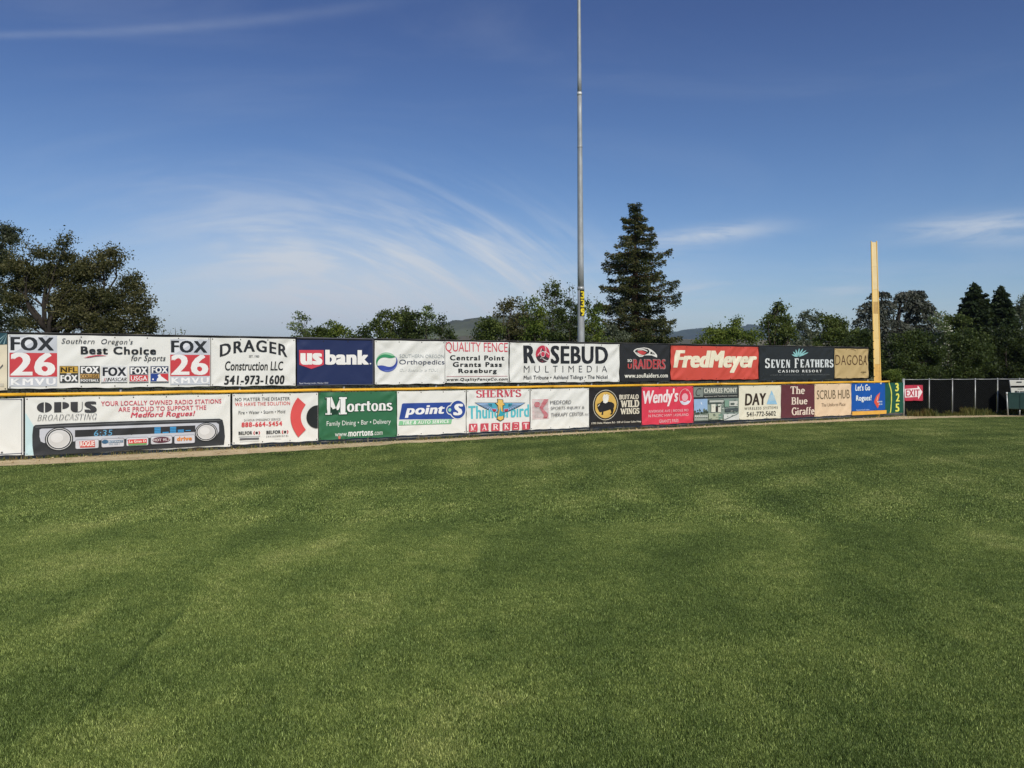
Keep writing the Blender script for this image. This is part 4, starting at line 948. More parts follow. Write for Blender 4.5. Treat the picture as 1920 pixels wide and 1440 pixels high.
B = Banner(1524.8, 1593.5, ZL0 + .03, ZL1 + .01, (226, 200, 166), 'peach coloured uniform shop banner with spindly grey capitals', amp=.004)
B.text(Z7, 'SCRUB HUB', (655, 1109, 745, 870), (112, 98, 74), .0, 0, 1.0); B.text(Z7, 'The Uniform Place', (720, 1053, 924, 972), (128, 106, 82), -.004, .1)

B = Banner(1593.8, 1657, ZL0 + .14, ZL1 + .012, (24, 84, 166), 'royal blue team banner with white lettering and an orange fin mark', amp=.003)
B.text(Z7, "Let's Go", (1190, 1392, 668, 756), (226, 234, 236), .035); B.text(Z7, 'Rogues!', (1198, 1411, 818, 917), (226, 234, 236), .035)
B.poly(Z7, [(1530, 780), (1478, 830), (1446, 905), (1450, 922), (1498, 1002), (1512, 968), (1522, 935), (1500, 905), (1518, 850)], (218, 88, 66), 'emblem'); B.poly(Z7, [(1530, 780), (1505, 830), (1490, 890), (1478, 900), (1490, 850)], (240, 180, 150), 'emblem')
B.text(Z7, 'BANNER', (1490, 1562, 898, 918), (206, 222, 236), .02); B.text(Z7, 'BANK', (1508, 1562, 934, 952), (206, 222, 236), .02); B.text(Z7, 'bannerbank.com', (1203, 1379, 1010, 1030), (196, 214, 232), .0)
# yellow board under the blue banner
pb = MB(); ua, ub = FP.U(1594.5), FP.U(1658.5); c = FP.W((ua + ub) / 2, .16, .066); pb.box(c, FP.d * ((ub - ua) / 2), FP.n * .012, UP * .062, .006)
props(pb.build('kick_board', simple('golden_paint', (226, 172, 74), .5, 0, .08, 6), org=tuple(FP.W((ua + ub) / 2, .09, .05))), 'golden yellow board fixed below the royal blue banner', 'board')

B = Banner(1657.3, 1692.3, ZL0 + .02, ZL1 + .015, (30, 84, 66), 'dark green distance panel with yellow numbers 3 2 5 stacked upright', amp=.004, name='distance_sign', cat='sign', group=None, off=.03)
B.text(Z7, '3', (1746, 1798, 650, 766), (226, 224, 96), .04); B.text(Z7, '2', (1757, 1808, 793, 906), (226, 224, 96), .04); B.text(Z7, '5', (1750, 1804, 935, 1046), (226, 224, 96), .04)
B.poly(Z7, [(1655, 638), (1668, 638), (1690, 720), (1702, 800), (1704, 880), (1696, 960), (1686, 1062), (1668, 1062), (1680, 1000), (1690, 920), (1690, 820), (1678, 730)], (216, 218, 96), 'stripe')

# ------------------------------------------------------------------ chain-link fence with black privacy cloth, right
BH = 1.235
ba, bb_ = BP.U(1694), BP.U(2300)
bf = empty('privacy_fence', BP.W((ba + bb_) / 2, 0), 'low chain-link fence backed with black privacy cloth, right of the yellow foul pole', 'fence')
step_ = BP.U(1785) - BP.U(1741.5)
posts = [BP.U(1741.5) + step_ * i for i in range(0, 13)]
b = MB(); b.tube([BP.W(ba, -.1), BP.W(ba, BH + .03)], .040, 12); b.build('corner_post', M['galv'], bf, True)
for u in posts:
    b = MB(); b.tube([BP.W(u, -.1, 0.02), BP.W(u, BH - .01, 0.02)], .017, 10); pst = b.build('post', M['galv'], bf, True)
    b = MB(); b.tube([BP.W(u, BH - .01, 0.02), BP.W(u, BH + .035, 0.02)], [.026, .012], 10); b.build('post_cap', M['galv'], pst, True)
for u0_, u1_ in zip([ba] + posts[:-1], posts):
    b = MB(); b.tube([BP.W(u0_, BH, .02), BP.W((u0_ + u1_) / 2, BH - .006, .02), BP.W(u1_, BH, .02)], .010, 8); b.build('top_rail', M['galv'], bf, True)
    V = []; Fq = []; nu, nz = 14, 12
    for j in range(nz + 1):
        for i in range(nu + 1):
            u = u0_ + .005 + (u1_ - u0_ - .01) * i / nu; z = .03 + (BH - .05) * j / nz
            V.append(BP.W(u, z - (.01 * math.sin(math.pi * i / nu) if j == nz else 0), -.02 + .012 * math.sin(u * 6 + z * 4) * math.sin(math.pi * i / nu)))
    for j in range(nz):
        for i in range(nu): a_ = j * (nu + 1) + i; Fq.append((a_, a_ + 1, a_ + nu + 2, a_ + nu + 1))
    mk('privacy_cloth', V, Fq, M['screen2'], bf, True)
b = MB(); wires(BP.W, ba, posts[-1], .03, BH, 0.0, .075, .0018); props(b.build('chain_link_mesh', simple('dark_wire', (52, 54, 52), .5, .5), bf), kind='stuff')
B = Banner(1694, 1728.3, BP.q(1711, 751.5)[1], BP.q(1711, 722)[1], (186, 58, 76), 'red and white EXIT arrow sign on the black cloth fence', amp=.003, plane=BP, off=.05, name='exit_sign', cat='sign', group=None)
B.poly(Z8, [(372, 612), (535, 600), (540, 568), (598, 650), (545, 745), (543, 712), (375, 722)], (236, 222, 220), 'arrow')
B.text(Z8, 'EXIT', (384, 562, 618, 708), (178, 50, 70), .03)
# ------------------------------------------------------------------ light pole behind the fence
LY = 34.0
def lp(py): x = 1089.5 - (640 - py) * (4.0 / 640); return at(x, py, LY)
r_at = lambda py: (6.6 + (py - 640) * (3.4 / 640)) / F * LY
pole = empty('light_pole', (lp(640).x, LY, 0), 'tall tapering grey steel light pole rising out of frame behind the fence', 'light pole')
secs = [(760, 541), (541, 176), (176, -60), (-60, -220)]
for i, (a_, b_) in enumerate(secs):
    b = MB(); n_ = 8; b.tube([lp(a_ + (b_ - a_) * k / n_) for k in range(n_ + 1)], [r_at(a_ + (b_ - a_) * k / n_) * (1.0 if i == 0 else .985 ** i) for k in range(n_ + 1)], 20)
    b.build('pole_section', M['pole'], pole, True)
for py, m_ in ((176, simple('pale_collar', (214, 216, 214), .4, .2)), (541, M['galv'])):
    b = MB(); b.tube([lp(py + 3), lp(py - 3)], r_at(py) * 1.10, 20); b.build('collar', m_, pole, True)
b = MB(); b.tube([lp(277), lp(274)], r_at(276) * 1.06, 16); b.build('band', M['galv'], pole, True)
for s_ in (-1, 1):
    b = MB(); c = lp(-205); b.box(c + Vector((s_ * .9, -.05, 0)), (.9, 0, 0), (0, .05, 0), (0, 0, .06)); b.build('crossarm', M['pole'], pole)
    for k in range(2):
        b = MB(); c2 = c + Vector((s_ * (.55 + k), -.22, .05)); b.tube([c2, c2 + Vector((0, -.25, -.16))], [.12, .28], 14); b.build('floodlight', M['pole'], pole, True)
# curved distance plate strapped round the right of the pole
plate = empty('distance_marker', lp(570) + Vector((.1, -.18, 0)), 'black strip with yellow numbers 3 3 9 wrapped on the light pole', 'sign')
SA, SB = rad(-16), rad(92)       # angles round the pole from facing the camera to its right side
def PP(ang, py, lift): c = lp(py); r_ = r_at(py) + lift; return Vector((c.x + r_ * math.sin(ang), c.y - r_ * math.cos(ang), c.z))
V = []; Fq = []
for j in range(9):
    for i in range(13): V.append(PP(SA + (SB - SA) * i / 12, 593 - 49 * j / 8, .012))
for j in range(8):
    for i in range(12): a_ = j * 13 + i; Fq.append((a_, a_ + 1, a_ + 14, a_ + 13))
mk('plate', V, Fq, simple('black_plate', (38, 40, 30), .6), plate, True)
ymat = simple('yellow_numeral', (236, 214, 40), .45, 0, .04)
for i, ch in enumerate('339'):
    GV, GT, GL = glyphs(ch, .05); xs = [v[0] for v in GV]; ys = [v[1] for v in GV]
    y0 = 545.5 + i * 16; V = [PP(SA + .14 + (SB - SA - .55) * (x - min(xs)) / (max(xs) - min(xs)), y0 + 15 - 14.4 * (y - min(ys)) / (max(ys) - min(ys)), .018) for x, y in GV]
    mk('numeral', V, GT, ymat, plate)

# ------------------------------------------------------------------ foul pole
FY = FP.Y(1645) + .12
def fp_(px, py): return at(px, py, FY)
foul = empty('foul_pole', (fp_(1645, 720).x, FY, 0), 'tall yellow foul pole standing at the end of the banner fence', 'foul pole')
def fx(py, f): # f 0..1 across the face
    l = 1633.4 + (py - 454) * (5.6 / 260); r_ = 1643.4 + (py - 454) * (7.6 / 260); return l + (r_ - l) * f
cuts = [454, 500, 543, 566, 588, 634, 683, 716, 740]
pm_ = [M['foul_pale'], M['foul_pale'], M['foul'], simple('dull_patch_yellow', (196, 160, 96), .6), M['foul'], M['foul'], simple('dull_yellow', (222, 178, 98), .5), M['foul']]
for (a_, b_), m_ in zip(zip(cuts[:-1], cuts[1:]), pm_):
    b = MB(); c = (fp_(fx(a_, .5), a_) + fp_(fx(b_, .5), b_)) / 2; up = (fp_(fx(a_, .5), a_) - fp_(fx(b_, .5), b_)) / 2
    b.box(c, (5.4 / F * FY, 0, 0), (0, .012, 0), up * .996, .003); b.build('web_panel', m_, foul)
for f in (0.0, 1.0):
    b = MB(); p = fp_(fx(452, f), 452); q = fp_(fx(745, f), 745); c = (p + q) / 2; b.box(c + Vector((0, -.006, 0)), (.014, 0, 0), (0, .022, 0), (p - q) / 2, .004); b.build('flange', M['foul_edge'], foul)
b = MB()
for py in (620, 640, 655, 672, 690, 706): c = fp_(fx(py, -.06), py); b.tube([c + Vector((-.02, -.05, 0)), c + Vector((.01, -.05, 0))], .016, 6)
b.build('bolts', M['bolt'], foul)
b = MB(); p = fp_(fx(740, .5), 738); b.tube([Vector((p.x, p.y, -.1)), p], .075, 12); b.build('base_post', M['foul'], foul, True)
b = MB(); p = fp_(1644.5, 718.5); b.box(p + Vector((0, -.10, 0)), (.10, 0, 0), (0, .03, 0), (0, 0, .035), .01); b.build('bracket', simple('pale_bracket', (212, 206, 186), .5), foul)

# ------------------------------------------------------------------ green cart with a white box, far right
CY = 29.3
def cp(px, py): return at(px, py, CY)
x0, x1 = cp(1889.5, 0).x, cp(1975, 0).x; zt, zb = cp(0, 737).z, cp(0, 767).z; xm = (x0 + x1) / 2
cart = empty('equipment_cart', (xm, CY + .35, 0), 'dark green metal tub on short steel legs at the right edge, below a white box', 'cart')
b = MB(); c = Vector((xm, CY + .35, (zt + zb) / 2)); b.box(c, ((x1 - x0) / 2, 0, 0), (0, .34, 0), (0, 0, (zt - zb) / 2), .02); b.build('tub', M['green_tub'], cart)
b = MB(); b.box(Vector((xm, CY + .35, zt)), ((x1 - x0) / 2 + .012, 0, 0), (0, .352, 0), (0, 0, .016), .006); b.build('rim', simple('green_rim', (52, 80, 74), .45), cart)
for px in (1910, 1940, 1965):
    b = MB(); b.box(Vector((cp(px, 0).x, CY + .004, (zt + zb) / 2)), (.012, 0, 0), (0, .012, 0), (0, 0, (zt - zb) / 2 - .03), .003); b.build('rib', M['green_tub'], cart)
for px in (1909, 1971):
    for yy in (.06, .62):
        b = MB(); xx = cp(px, 0).x; b.tube([(xx, CY + yy, -.02), (xx, CY + yy, zb + .02)], .017, 8); b.build('leg', M['galv'], cart, True)
b = MB(); xx = x0 - .03; b.tube([(xx + .04, CY - .02, -.02), (xx + .02, CY - .02, .3), (xx, CY - .02, zt - .03)], .022, 10); b.build('stand_tube', M['galv'], cart, True)
b = MB(); b.tube([(xx, CY - .02, zt - .05), (xx, CY - .02, zt + .03)], [.03, .026], 10); b.build('tube_cap', simple('white_cap', (222, 222, 216), .4), cart, True)
bx = empty('storage_box', (xm, CY + .3, zt + .02), 'white box with a dark band and a hand slot standing on the green tub', 'box')
xl, zt2 = cp(1893.5, 0).x, cp(0, 712.5).z; zz = (zt2 + zt + .02) / 2
b = MB(); hw = (cp(1970, 0).x - xl) / 2; c = Vector((xl + hw, CY + .32, zz)); b.box(c, (hw, 0, .012), (0, .25, 0), (-.028, 0, (zt2 - zt - .02) / 2), .012); b.build('case', M['white_box'], bx)
fy = CY + .066
b = MB(); b.box(Vector((xl + hw, fy, cp(0, 724.3).z + .0)), (hw * .97, 0, .012), (0, .006, 0), (0, 0, .030)); b.build('band', M['black'], bx)
b = MB(); b.box(Vector((cp(1908, 0).x, fy, cp(0, 716.3).z)), (.078, 0, .003), (0, .008, 0), (0, 0, .017), .004); b.build('hand_slot', M['black'], bx)
b = MB(); b.box(Vector((cp(1910, 0).x, fy, cp(0, 729).z)), (.072, 0, .002), (0, .004, 0), (0, 0, .008)); b.build('label_strip', simple('grey_print', (150, 148, 138)), bx)
for px, wd, h_ in ((1903, .03, .028), (1906.5, .018, .02), (1913, .07, .014)):
    b = MB(); b.box(Vector((cp(px, 0).x, fy, cp(0, 734.2).z)), (wd, 0, 0), (0, .004, 0), (0, 0, h_)); b.build('print_mark', simple('dark_print', (52, 54, 54)), bx)

# both stand turned towards the outfield
pv = Vector((x0, CY, 0)); rot = Matrix.Rotation(rad(-29), 3, 'Z')
for o in (cart, bx): o.location = pv + rot @ (o.location - pv); o.rotation_euler.z = rad(-29)

# ------------------------------------------------------------------ weeds along the fences
wm = leaf_mat('weed', [(70, 84, 38), (104, 112, 56), (140, 136, 84), (150, 116, 78)], .3)
P = []
for i in range(5000):
    u = R.uniform(U0 * .3, U1); p = FP.W(u, 0, abs(R.gauss(0, .05)) + .02); k = math.sin(u * 2.3) + math.sin(u * 5.9 + 1)
    if k > R.uniform(-2.2, 1.6): P.append((p.x, p.y, -.01))
o = blades_obj('fence_weeds', P, .02, .085, .013, wm, 'low straggling weeds under the long banner fence', .7)
P = []
for i in range(2600):
    u = R.uniform(U0 * .3, UE); p = FP.W(u, R.uniform(1.05, 1.2), R.uniform(-.25, -.05))
    if math.sin(u * 1.9) + math.sin(u * 4.7 + 2) > R.uniform(-1.5, 1.8): P.append(tuple(p))
o = blades_obj('vine_leaves', P, .03, .14, .03, leaf_mat('vine', [(58, 76, 34), (92, 108, 48), (150, 130, 60)], .3), 'thin weeds and vine tips showing in the gap behind the yellow pipe', .8)
P = []; HS = []
for i in range(11000):
    u = R.uniform(ba, BP.U(2100)); f = 1 - math.exp(-(u - ba) / .9); p = BP.W(u, 0, abs(R.gauss(0, .16)) + .04)
    if R.random() < f: P.append((p.x, p.y, -.012)); HS.append(max(.25, .72 + .35 * math.sin(u * 2.9) + .25 * math.sin(u * 7.7 + 1) + .2 * math.sin(u * 19)))
o = blades_obj('tall_weeds', P, .06, .27, .016, leaf_mat('dry_weed', [(62, 78, 36), (92, 98, 50), (124, 118, 66), (120, 84, 54)], .3), 'taller yellowish weeds growing along the black cloth fence', .6, HS)
# pebbles and litter on the track
pb = MB()
for i in range(500):
    u = R.uniform(0, U1); p = FP.W(u, .004, R.uniform(.1, 1.0)); r_ = R.uniform(.006, .02)
    pb.box(p, (r_, 0, 0), (0, r_ * R.uniform(.6, 1), 0), (0, 0, r_ * .6), r_ * .3)
props(pb.build('track_pebbles', M['dirt']), 'small pebbles scattered on the dirt track', 'pebbles', kind='stuff')

# ------------------------------------------------------------------ hills
def hill(name, prof, Y, depth, rgb, x_pad=0):
    V = []; Fq = []; n_ = len(prof) * 6; pts = []
    for i in range(len(prof) - 1):
        for k in range(6):
            f = k / 6; ff = f * f * (3 - 2 * f); pts.append((prof[i][0] + (prof[i + 1][0] - prof[i][0]) * f, prof[i][1] + (prof[i + 1][1] - prof[i][1]) * ff))
    pts.append(prof[-1]); nz = 12
    for i, (px, py) in enumerate(pts):
        X = (px - 960) / F * Y; H = EYE + (HZ - py) / F * Y
        for j in range(nz + 1):
            f = j / nz; s_ = math.sin(f * math.pi / 2) ** 1.1
            z = H * s_ * (1 + (NP.normal(0, .018) if 0 < j < nz else NP.normal(0, .004))) - 2 * (1 - f)
            V.append((X + (math.sin(j * 1.7 + i * .4) * Y * .004 if j < nz else 0), Y - depth * (1 - f), z))
        V.append((X, Y + depth, -5))
    m1_ = nz + 2
    for i in range(len(pts) - 1):
        for j in range(nz + 1): a_ = i * m1_ + j; Fq.append((a_, a_ + m1_, a_ + m1_ + 1, a_ + 1))
    m_, t_, bb = mat_new(name + '_slopes'); g = t_.n('ShaderNodeNewGeometry'); n1 = t_.noise(g.outputs['Position'], 9 / Y, 7, .65)
    c = s2l(rgb); t_.L.new(t_.ramp(n1, [(.38, tuple(v * .6 for v in c)), (.5, c), (.62, tuple(v * 1.45 for v in c))]), bb.inputs['Base Color']); bb.inputs['Roughness'].default_value = 1
    o = mk(name, V, Fq, m_, None, True); props(o, kind='structure'); return o
hill('hills', [(560, 668), (760, 640), (830, 612), (866, 603.5), (905, 599), (935, 596), (985, 590), (1040, 598), (1090, 612), (1150, 628), (1300, 650), (1500, 668)], 2300, 900, (84, 90, 62))
hill('distant_hills', [(900, 660), (1060, 630), (1150, 624), (1205, 619), (1232, 622), (1262, 623), (1285, 618), (1310, 616), (1345, 618), (1375, 615), (1398, 611), (1424, 611), (1450, 616), (1500, 622), (1600, 630), (1750, 625), (1950, 640), (2300, 655)], 4800, 1200, (62, 80, 62))
hill('valley_slope', [(640, 676), (780, 655), (838, 634), (880, 632), (930, 634), (1000, 640), (1300, 636), (1500, 640), (1900, 650)], 1500, 500, (112, 106, 76))

# ------------------------------------------------------------------ trees
LM = {
 'oak': leaf_mat('oak_leaves', [(50, 54, 30), (72, 74, 42), (92, 90, 56), (112, 108, 74)], .30, nscale=.5),
 'oak2': leaf_mat('dusty_oak_leaves', [(40, 48, 30), (62, 70, 48), (88, 92, 70)], .30, nscale=.5),
 'olive': leaf_mat('olive_leaves', [(52, 64, 28), (84, 98, 46), (116, 126, 68)], .38),
 'dark': leaf_mat('dark_leaves', [(40, 52, 26), (60, 74, 36), (84, 96, 50)], .35),
 'light': leaf_mat('light_leaves', [(76, 92, 56), (106, 122, 78), (134, 148, 104)], .40),
 'spring': leaf_mat('spring_leaves', [(62, 82, 32), (96, 114, 46), (132, 142, 66)], .40),
 'grey': leaf_mat('grey_green_leaves', [(72, 82, 64), (98, 106, 86), (124, 130, 108)], .35),
 'blue': leaf_mat('blue_cedar_needles', [(58, 62, 54), (84, 88, 78), (114, 118, 106)], .15),
 'conifer': leaf_mat('redwood_needles', [(40, 50, 28), (62, 70, 38), (86, 90, 52), (94, 86, 56)], .20, nscale=1.1),
 'darkcon': leaf_mat('dark_conifer_needles', [(26, 36, 20), (40, 54, 28), (56, 70, 38)], .15),
 'mid': leaf_mat('mid_green_leaves', [(42, 54, 24), (62, 76, 36), (84, 96, 48)], .30),
 'deep': leaf_mat('deep_green_leaves', [(32, 43, 20), (50, 62, 30), (70, 82, 42)], .25),
 'blossom': leaf_mat('blossom', [(196, 196, 170), (220, 218, 200), (236, 234, 222)], .3),
}
BARK = simple('bark', (66, 56, 46), .95, 0, .3, 6, .02, (1, 1, .25)); BARKR = simple('reddish_bark', (92, 66, 48), .95, 0, .3, 6, .02, (1, 1, .25)); BARKD = simple('dark_bark', (48, 42, 36), .95, 0, .3, 6, .02, (1, 1, .25))
def leafmesh(C, size, aspect=1.6, up=.3, hang=0.0, dirs=None):
    """one small four-sided leaf per centre"""
    n_ = len(C); a_ = NP.normal(size=(n_, 3)); 
    if dirs is not None: a_ = dirs + a_ * .35
    a_[:, 2] -= hang; a_ /= np.linalg.norm(a_, axis=1)[:, None] + 1e-9
    nn = NP.normal(size=(n_, 3)); nn[:, 2] += up; b_ = np.cross(a_, nn); b_ /= np.linalg.norm(b_, axis=1)[:, None] + 1e-9
    L_ = (size * NP.uniform(.55, 1.35, n_))[:, None]; W_ = L_ / aspect
    V = np.stack([C - a_ * L_ * .5, C + b_ * W_ * .5, C + a_ * L_ * .5, C - b_ * W_ * .5], 1).reshape(-1, 3)
    return V, np.arange(n_ * 4).reshape(-1, 4)
NL = [0]
CM = 3.1
def crown_of(name, C, size, mat, parent, **k):
    V, Fq = leafmesh(C, size, **k); NL[0] += len(Fq) * 2; return mk(name, V, Fq, mat, parent)
def bend(p, q, k=4, amt=.12, sag=0.0):
    p, q = Vector(p), Vector(q); L_ = (q - p).length; o = [p]
    off = Vector((R.gauss(0, 1), R.gauss(0, 1), R.gauss(0, .6))) * L_ * amt
    for i in range(1, k): f = i / k; o.append(p.lerp(q, f) + off * math.sin(math.pi * f) + Vector((0, 0, -sag * L_ * math.sin(math.pi * f))) + Vector((R.gauss(0, 1), R.gauss(0, 1), R.gauss(0, 1))) * L_ * .02)
    return o + [q]
def tree(name, label, Y, bx_, blobs, leaf, mat, cover=1.6, tr=.16, bark=BARK, clump=.55, fork=None, depth=.8, group=None, shoots=(), cat='tree', fine=1.0, twigs=True, extra=None, up=.3):
    """blobs: (px, py, rx, ry[, dy metres]) crown masses as seen; a limb runs to each, twigs to each clump"""
    base = at(bx_, HZ, Y); root = empty(name, (base.x, Y, 0), label, cat, group)
    s = Y / F; leaf = leaf * .85; clump = clump * .9
    low = min(at(0, b_[1] + b_[3], Y).z for b_ in blobs)
    zf = fork if fork is not None else max(.8, low * .8)
    fk = Vector((base.x + R.uniform(-.1, .1), Y, zf))
    t_ = MB(); t_.tube([(base.x, Y, -.3), (base.x, Y, .1), ((base.x + fk.x) / 2 + tr * .3, Y, zf * .5), fk], [tr * 1.5, tr * 1.15, tr, tr * .85], 9)
    CC = []
    for b_ in blobs:
        px, py, rx, ry = b_[:4]; dy_ = b_[4] if len(b_) > 4 else R.uniform(-.5, .5) * rx * s * depth
        c = at(px, py, Y); c.y += dy_; RX, RZ = rx * s, ry * s; RY = RX * depth
        st = fk if R.random() < .75 else Vector((fk.x, fk.y, fk.z * .8))
        lim = bend(st, c, 5, .10); r0 = tr * .55 * min(1, .45 + RX / 3)
        t_.tube(lim, [r0, r0 * .82, r0 * .66, r0 * .5, r0 * .36, r0 * .22], 6)
        area = math.pi * rx * ry; n_leaf = int(CM * cover * area / ((leaf / s) ** 2 * .33)); ncl = max(5, int(area / ((clump / s) ** 2 * 1.1)))
        for k in range(ncl):
            v = Vector((R.gauss(0, 1), R.gauss(0, 1), R.gauss(0, 1))).normalized() * (R.random() ** .42)
            cc = c + Vector((v.x * RX, v.y * RY, v.z * RZ))
            if twigs and v.length > .3 and k % 2 == 0:
                j = lim[R.randint(3, 5)]; t_.tube(bend(j, cc, 3, .12), [r0 * .20 + .006, r0 * .14 + .004, .010, .005], 3, False)
            m_ = max(3, int(n_leaf / ncl * R.uniform(.5, 1.5))); sc = clump * R.uniform(.35, .65)
            CC.append(np.array(cc) + NP.normal(size=(m_, 3)) * np.array([sc, sc, sc * .7]))
    for (x0_, y0_, x1_, y1_, n_) in shoots:      # thin leafy shoots above the crown
        p = at(x0_, y0_, Y); q = at(x1_, y1_, Y); q.y += R.uniform(-.4, .4); t_.tube(bend(p, q, 3, .04), [.022, .016, .011, .005], 4, False)
        f = NP.uniform(.15, 1, n_)[:, None]; CC.append(np.array(p) * (1 - f) + np.array(q) * f + NP.normal(size=(n_, 3)) * leaf * .7)
    t_.build('trunk', bark, root, True); NL[0] += len(t_.F) * 2
    C = np.concatenate(CC); C = C[C[:, 2] > .25]
    crown_of('crown', C, leaf, mat, root, up=up)
    if extra: 
        nm, m2, n2, sz = extra; I = NP.integers(0, len(C), n2); crown_of(nm, C[I] + NP.normal(size=(n2, 3)) * .1, sz, m2, root)
    return root
def conifer(name, label, Y, cx, ytop, prof, leaf, mat, n_wh, bark=BARKR, tr=.3, droop=.10, dens=1.0, group=None, jag=.25, ybase=None, hangl=.35, lean=0.0, cone=False):
    """prof: (py, half width px) pairs from top to bottom"""
    s = Y / F; base = at(cx, HZ, Y); root = empty(name, (base.x, Y, 0), label, 'tree', group)
    top = at(cx + lean, ytop, Y); t_ = MB()
    t_.tube([(base.x, Y, -.3), (base.x, Y, top.z * .3), ((base.x + top.x) / 2, Y, top.z * .65), top], [tr, tr * .8, tr * .42, .02], 9)
    ys = [p[0] for p in prof]; ws = [p[1] for p in prof]; CC = []; DD = []
    zl = at(0, ys[-1], Y).z
    for i in range(n_wh):
        f = i / n_wh; py = ytop + 3 + (ys[-1] - ytop) * f ** .92; hw = float(np.interp(py, ys, ws)) * s
        nb = 7 if not cone else 9
        a0 = R.uniform(0, 6.28); st = at(cx + lean * (1 - f), py, Y)
        for k in range(nb):
            a_ = a0 + 2 * math.pi * k / nb + R.uniform(-.3, .3); L_ = hw * (R.uniform(1 - jag, 1 + jag * .4) if R.random() > .12 else R.uniform(.55, 1.25))
            st2 = st + Vector((0, 0, R.uniform(-.12, .12) * 2.4))
            d = Vector((math.cos(a_), math.sin(a_), 0)); e_ = st2 + d * L_ + Vector((0, 0, (-droop + R.uniform(-.10, .12)) * L_))
            m_ = st2 + d * L_ * .5 + Vector((0, 0, (-droop * .9) * L_)); pts = [st2, st2.lerp(m_, .6), m_, m_.lerp(e_, .6) + Vector((0, 0, -.02 * L_)), e_ + Vector((0, 0, .06 * L_))]
            rb = tr * .16 * min(1, L_ / 1.5 + .2); t_.tube(pts, [rb, rb * .8, rb * .6, rb * .4, rb * .15], 4, False)
            nn_ = max(6, int(dens * L_ * 46)); fr = NP.beta(1.4, 1.0, nn_); P_ = np.array([np.array(p) for p in pts]); ix = fr * 4; i0 = np.minimum(ix.astype(int), 3); ff = (ix - i0)[:, None]
            c = P_[i0] * (1 - ff) + P_[i0 + 1] * ff; sp = (.10 + .16 * L_ * (1 - abs(fr * 2 - 1.0)) * .6)[:, None]
            side = np.array([-d.y, d.x, 0]); q_ = NP.normal(size=(nn_, 1))
            c = c + side * q_ * sp + NP.normal(size=(nn_, 3)) * np.array([.05, .05, .05]); c[:, 2] -= np.abs(NP.normal(size=nn_)) * hangl * (.35 + .2 * L_) * .5
            CC.append(c); DD.append(np.tile(np.array([d.x * .8, d.y * .8, -.35]), (nn_, 1)) + side * q_ * .6)
    # spire
    nn_ = int(90 * dens); h = NP.uniform(0, 1, nn_); c = np.stack([np.full(nn_, top.x), np.full(nn_, Y), top.z - h * (top.z - zl) * .14], 1) + NP.normal(size=(nn_, 3)) * (.05 + .22 * h)[:, None]
    CC.append(c); DD.append(np.tile(np.array([0, 0, .6]), (nn_, 1)))
    t_.build('trunk', bark, root, True); NL[0] += len(t_.F) * 2
    C = np.concatenate(CC); D = np.concatenate(DD); k_ = C[:, 2] > .3
    crown_of('crown', C[k_], leaf, mat, root, aspect=2.2, up=.5, dirs=D[k_]); return root
G1 = 'trees beyond the outfield fence'
# far left oaks
tree('oak_tree', 'big spreading dark oak at far left with forked trunk above the white number banner', 38, 88,
     [(48, 490, 52, 34), (100, 500, 40, 34), (128, 462, 14, 22), (150, 520, 46, 40), (196, 500, 34, 34), (215, 485, 22, 20), (175, 560, 50, 42), (232, 548, 36, 34), (255, 535, 22, 18), (268, 560, 20, 22), (225, 592, 46, 36), (268, 600, 28, 30), (150, 600, 30, 26), (20, 520, 40, 34), (30, 570, 26, 24), (285, 612, 10, 16), (56, 612, 20, 14), (118, 612, 22, 16), (75, 520, 40, 30), (40, 545, 34, 26), (160, 575, 44, 30), (195, 610, 44, 26), (110, 575, 24, 18), (120, 545, 36, 30), (200, 640, 60, 26), (260, 640, 34, 26)],
     .115, LM['oak'], 1.45, .27, BARKD, .42, fork=3.2, group=None, shoots=[(120, 470, 124, 428, 40), (110, 470, 104, 443, 22), (50, 462, 54, 440, 10), (280, 560, 296, 562, 20), (275, 600, 298, 600, 22), (225, 480, 236, 484, 18), (255, 520, 262, 515, 12)])
tree('oak_tree', 'second dusty oak crown cut by the left edge of the view', 43, -62,
     [(-20, 470, 46, 44), (10, 440, 30, 20), (18, 432, 20, 12), (-60, 450, 60, 40), (-110, 500, 60, 60), (0, 500, 40, 40), (-30, 560, 60, 44), (10, 600, 40, 30), (20, 630, 34, 26), (-100, 580, 60, 50)],
     .13, LM['oak2'], 1.5, .32, BARKD, .45, fork=3.5, shoots=[(16, 440, 30, 422, 14), (0, 440, 8, 420, 14)])
for (x, n_, lb) in (((308, 616), 1, 'thin leafy shoot tips just right of the big oak, above the white banner'), ((334, 612), 2, 'taller bare shoot tips between the big oak and the construction banner')):
    px, py = x
    tree('sapling', lb, 34, px, [(px, 640, 9, 12)], .09, LM['olive'], 1.3, .03, BARK, .2, fork=1.0, shoots=[(px - 3, 640, px - 6, py + 2, 9), (px + 2, 640, px, py, 10), (px + 4, 640, px + 9, py + 5, 8)], cat='sapling')
tree('leafy_tree', 'small airy pale tree standing alone left of the navy banner', 52, 564, [(560, 592, 9, 8), (570, 600, 10, 8), (556, 608, 10, 7), (566, 618, 16, 9), (575, 626, 12, 10), (546, 612, 6, 5), (560, 636, 20, 10)], .17, LM['light'], .95, .10, BARK, .30, fork=2.6, group=G1)
tree('leafy_tree', 'low rounded tree beside the airy pale tree, above the navy banner', 50, 598, [(598, 622, 10, 12), (590, 632, 16, 10), (604, 640, 18, 12)], .16, LM['olive'], 1.9, .10, BARK, .4, group=G1)
